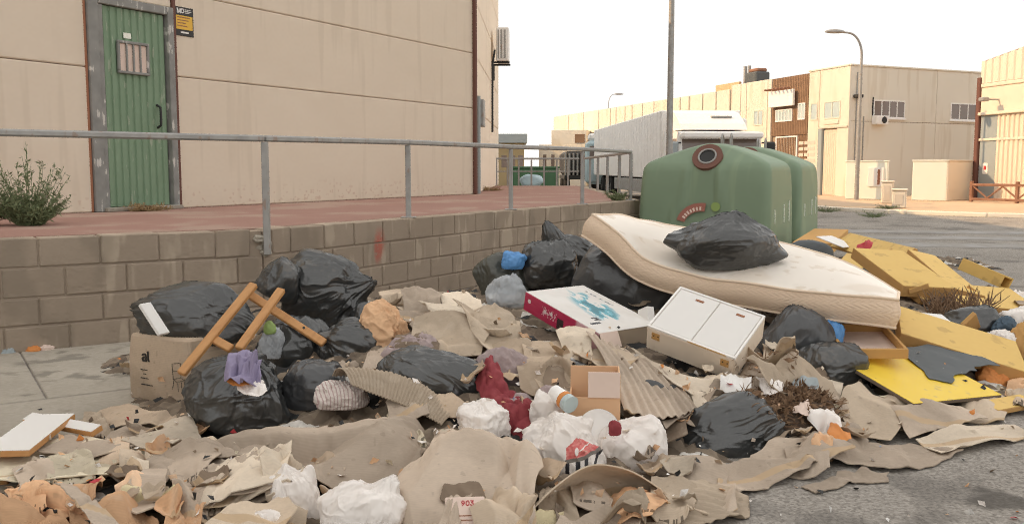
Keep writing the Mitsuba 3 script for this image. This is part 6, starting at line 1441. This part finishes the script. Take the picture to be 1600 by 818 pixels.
# ------------------------------------------------------------ medium crumpled cards between the big things
LM = [('printed carton', 255, 580), ('left black bag', 375, 605), ('striped cloth', 535, 618), ('great stained sheet', 520, 690), ('card stack', 380, 745), ('lower left nest', 160, 800), ('white boards', 60, 680), ('full white bag', 570, 780), ('draped front sheet', 720, 730), ('printed shopping bag', 878, 700),
      ('pink fronted box', 930, 610), ('brown arch', 960, 770), ('torn black bag', 1110, 670), ('garden waste', 1230, 645), ('yellow panel', 1450, 590), ('white cabinet', 1095, 515), ('white printed box', 900, 475), ('mattress corner', 1400, 490), ('fluffy throw', 775, 580), ('long green black bag', 675, 595), ('peach paper bag', 600, 505), ('maroon cloth', 795, 630), ('olive sack', 770, 430)]
ADJ = dict(tan='tan', wet='grey tan', orange='orange brown', pale='pale', dark='dark brown', card='light brown', foam='yellowish', grey='light grey')
USED = {}
MED = [(300, 728, 70, 'wet'), (262, 700, 62, 'pale'), (222, 722, 70, 'card'), (330, 700, 60, 'card'), (110, 735, 80, 'foam'), (60, 742, 70, 'wet'), (648, 690, 46, 'foam'), (640, 640, 56, 'wet'), (700, 628, 60, 'tan'), (600, 560, 60, 'wet'), (650, 540, 64, 'dark'), (700, 545, 50, 'card'),
       (720, 468, 64, 'pale'), (770, 505, 70, 'card'), (660, 466, 60, 'wet'), (800, 560, 60, 'tan'), (850, 580, 70, 'card'), (880, 610, 50, 'dark'), (950, 560, 60, 'card'), (905, 545, 54, 'pale'), (1010, 640, 66, 'wet'), (1050, 665, 60, 'dark'), (1085, 640, 64, 'wet'), (1045, 610, 60, 'pale'), (1130, 605, 60, 'card'), (1185, 592, 64, 'wet'), (1235, 590, 60, 'card'),
       (1285, 605, 60, 'pale'), (1300, 640, 50, 'wet'), (1330, 680, 60, 'wet'), (1260, 715, 70, 'wet'), (870, 790, 60, 'card'), (925, 780, 60, 'wet'), (990, 800, 64, 'orange'), (1050, 790, 70, 'card'), (900, 820, 60, 'dark'), (1115, 770, 70, 'wet'), (450, 800, 60, 'card'), (300, 780, 66, 'wet'),
       (130, 778, 60, 'orange'), (215, 772, 56, 'peach'), (265, 792, 50, 'orange'), (40, 780, 60, 'orange'), (180, 700, 60, 'tan'), (150, 665, 60, 'card'), (1540, 640, 60, 'card'), (1590, 625, 50, 'tan'), (1215, 545, 50, 'card'), (1330, 600, 46, 'dark'), (1010, 690, 60, 'tan'), (690, 500, 60, 'tan'), (620, 600, 50, 'dark')]
rg = np.random.default_rng(31)
ADJ['peach'] = 'peach coloured'
for k_, (px, py, w, tone) in enumerate(MED):
    h = w * rg.uniform(.5, .85); dl = hit(px, py + h / 2, .02)[1]; dh = hit(px, py - h / 2, .03)[1]
    dh = min(dh, dl + rg.uniform(.35, .60)); dl -= .01
    j = lambda a: rg.uniform(-a, a) * w
    dd = sorted((math.hypot(px - x, (py - y) * 1.3), n_, px - x, py - y) for n_, x, y in LM)
    for dist, nm, ax_, ay_ in dd:
        rel_ = ('right of' if ax_ > 0 else 'left of') if abs(ax_) > 1.2 * abs(ay_) else ('below' if ay_ > 0 else 'above')
        lab = f"{ADJ[tone]} crumpled card just {rel_} the {nm}"
        if lab not in USED: break
    USED[lab] = 1
    patch('crumpled_card', [(px - w * .5 + j(.1), py + h * .4 + j(.12), dl + .02), (px + j(.15), py + h * .55, dl - .02), (px + w * .5 + j(.1), py + h * .35 + j(.12), dl + .02)],
          [(px - w * .45 + j(.15), py - h * .35 + j(.15), dh), (px + j(.2), py - h * .55 + j(.1), dh + .02), (px + w * .42 + j(.15), py - h * .3 + j(.2), dh)], lab, tone, 300 + k_, 'card', bow=rg.uniform(.0, .035), crease=rg.uniform(.012, .024), curl=rg.uniform(-.03, .03), torn=.02, n=30, m_=24, fk=5, fine=.16)

# ------------------------------------------------------------ many small torn pieces and crumbs
rg = np.random.default_rng(77); G1 = 'torn cardboard scraps strewn over the heap'
tones = ['tan', 'wet', 'card', 'pale', 'orange', 'wet', 'dark', 'pale', 'card', 'tan']
spots = []
for _ in range(700):
    px, py = rg.uniform(-10, 1600), rg.uniform(440, 818)
    q = hit(px, py)
    if look(HB_, q[0], q[1]) < .01: continue
    spots.append((px, py, q))
    if len(spots) >= 100: break
for n_, (px, py, q) in enumerate(spots):
    w = rg.uniform(.035, .10); k_ = rg.integers(4, 7); a = np.sort(rg.uniform(0, 2 * np.pi, k_)); a = np.linspace(0, 2 * np.pi, k_, endpoint=False) + rg.uniform(-.35, .35, k_)
    z = max(look(HC, q[0], q[1]), q[2]) if look(HC, q[0], q[1]) < q[2] + .06 else q[2]
    tl = rg.normal(0, .35, 2)
    O = [(q[0] + w * math.cos(t_) * rg.uniform(.7, 1.2), q[1] + w * math.sin(t_) * rg.uniform(.7, 1.2)) for t_ in a]; O = [(x, y, z + .012 + (x - q[0]) * tl[0] + (y - q[1]) * tl[1] * .5) for x, y in O]
    tn_ = tones[rg.integers(0, len(tones))]
    for _, nm, ax_, ay_ in sorted((math.hypot(px - x, (py - y) * 1.3), q_, px - x, py - y) for q_, x, y in LM):
        rel_ = ('right of' if ax_ > 0 else 'left of') if abs(ax_) > 1.2 * abs(ay_) else ('below' if ay_ > 0 else 'above')
        if ('s', tn_, rel_, nm) not in USED: break
    USED[('s', tn_, rel_, nm)] = 1
    sheet('cardboard_scrap', O, f'small torn {ADJ[tn_]} cardboard scrap {rel_} the {nm}', tn_, 200 + n_, 'scrap', G1, lift=.01, crease=.016, curl=.03, torn=.006, t=.0035, h=.011, drape=.03, world=True)
cols = [('m_card', 420), ('m_white', 90), ('m_dark', 90), ('m_orange', 24), ('m_redpaper', 12), ('m_blue', 4), ('m_peach', 60)]
for mk, n_ in cols:
    V_, F_ = [], []
    for _ in range(n_ * 3):
        if len(F_) >= n_ * 4: break
        px, py = rg.uniform(-10, 1600), rg.uniform(430, 815); q = hit(px, py)
        if look(HB_, q[0], q[1]) < .006 and rg.random() > .25: continue
        z = look(HC, q[0], q[1]); z = z if z < q[2] + .1 else q[2]
        s = rg.uniform(.006, .024); o = np.array([q[0], q[1], z + .006]); n3 = rg.normal(0, 1, 3) * [.6, .6, 1]; n3 /= np.linalg.norm(n3); a = np.cross(n3, rg.normal(0, 1, 3)); a /= np.linalg.norm(a); b = np.cross(n3, a)
        i = len(V_); V_ += [o + a * s, o + b * s * .8 + n3 * s * .3, o - a * s * 1.1, o - b * s * .7 + n3 * s * .2, o + n3 * s * .35]
        F_ += [[i, i + 1, i + 4], [i + 1, i + 2, i + 4], [i + 2, i + 3, i + 4], [i + 3, i, i + 4]]
    key = free('litter'); scene[key] = mikit.ply(trimesh.Trimesh(np.array(V_), F_, process=False), mk, False, **({'uv': np.column_stack([np.repeat(rg.integers(0, 30, len(V_) // 5 + 1), 5)[:len(V_)] * 10. + 5 + np.array(V_)[:, 0] % 1, np.repeat(rg.integers(0, 9, len(V_) // 5 + 1), 5)[:len(V_)] * 10. + 5 + np.array(V_)[:, 1] % 1])} if mk == 'm_card' else {}))
    labels[key] = {'label': {'m_card': 'tiny cardboard crumbs', 'm_white': 'tiny white paper crumbs', 'm_dark': 'tiny black plastic shreds', 'm_orange': 'tiny orange crumbs', 'm_redpaper': 'tiny red crumbs', 'm_blue': 'tiny blue shreds', 'm_peach': 'tiny pale foam crumbs'}[mk] + ' strewn all over the heap', 'category': 'litter', 'kind': 'stuff'}
# litter along the foot of the wall
for k, (px, py, m_, lab) in enumerate(((12, 548, 'm_bluegrey', 'grey blue rag at the foot of the block wall at the left edge'), (30, 545, 'm_white', 'white paper scrap at the foot of the block wall'), (52, 545, 'm_orange', 'orange scrap at the foot of the block wall'), (72, 543, 'm_pink', 'pinkish can at the foot of the block wall'))):
    simple_bag('scrap', (px - 12, py - 6, px + 12, py + 6), Pz(px, py + 5, 0)[1], lab, m_, 'scrap', seed=150 + k, wr=.25, sub=3)
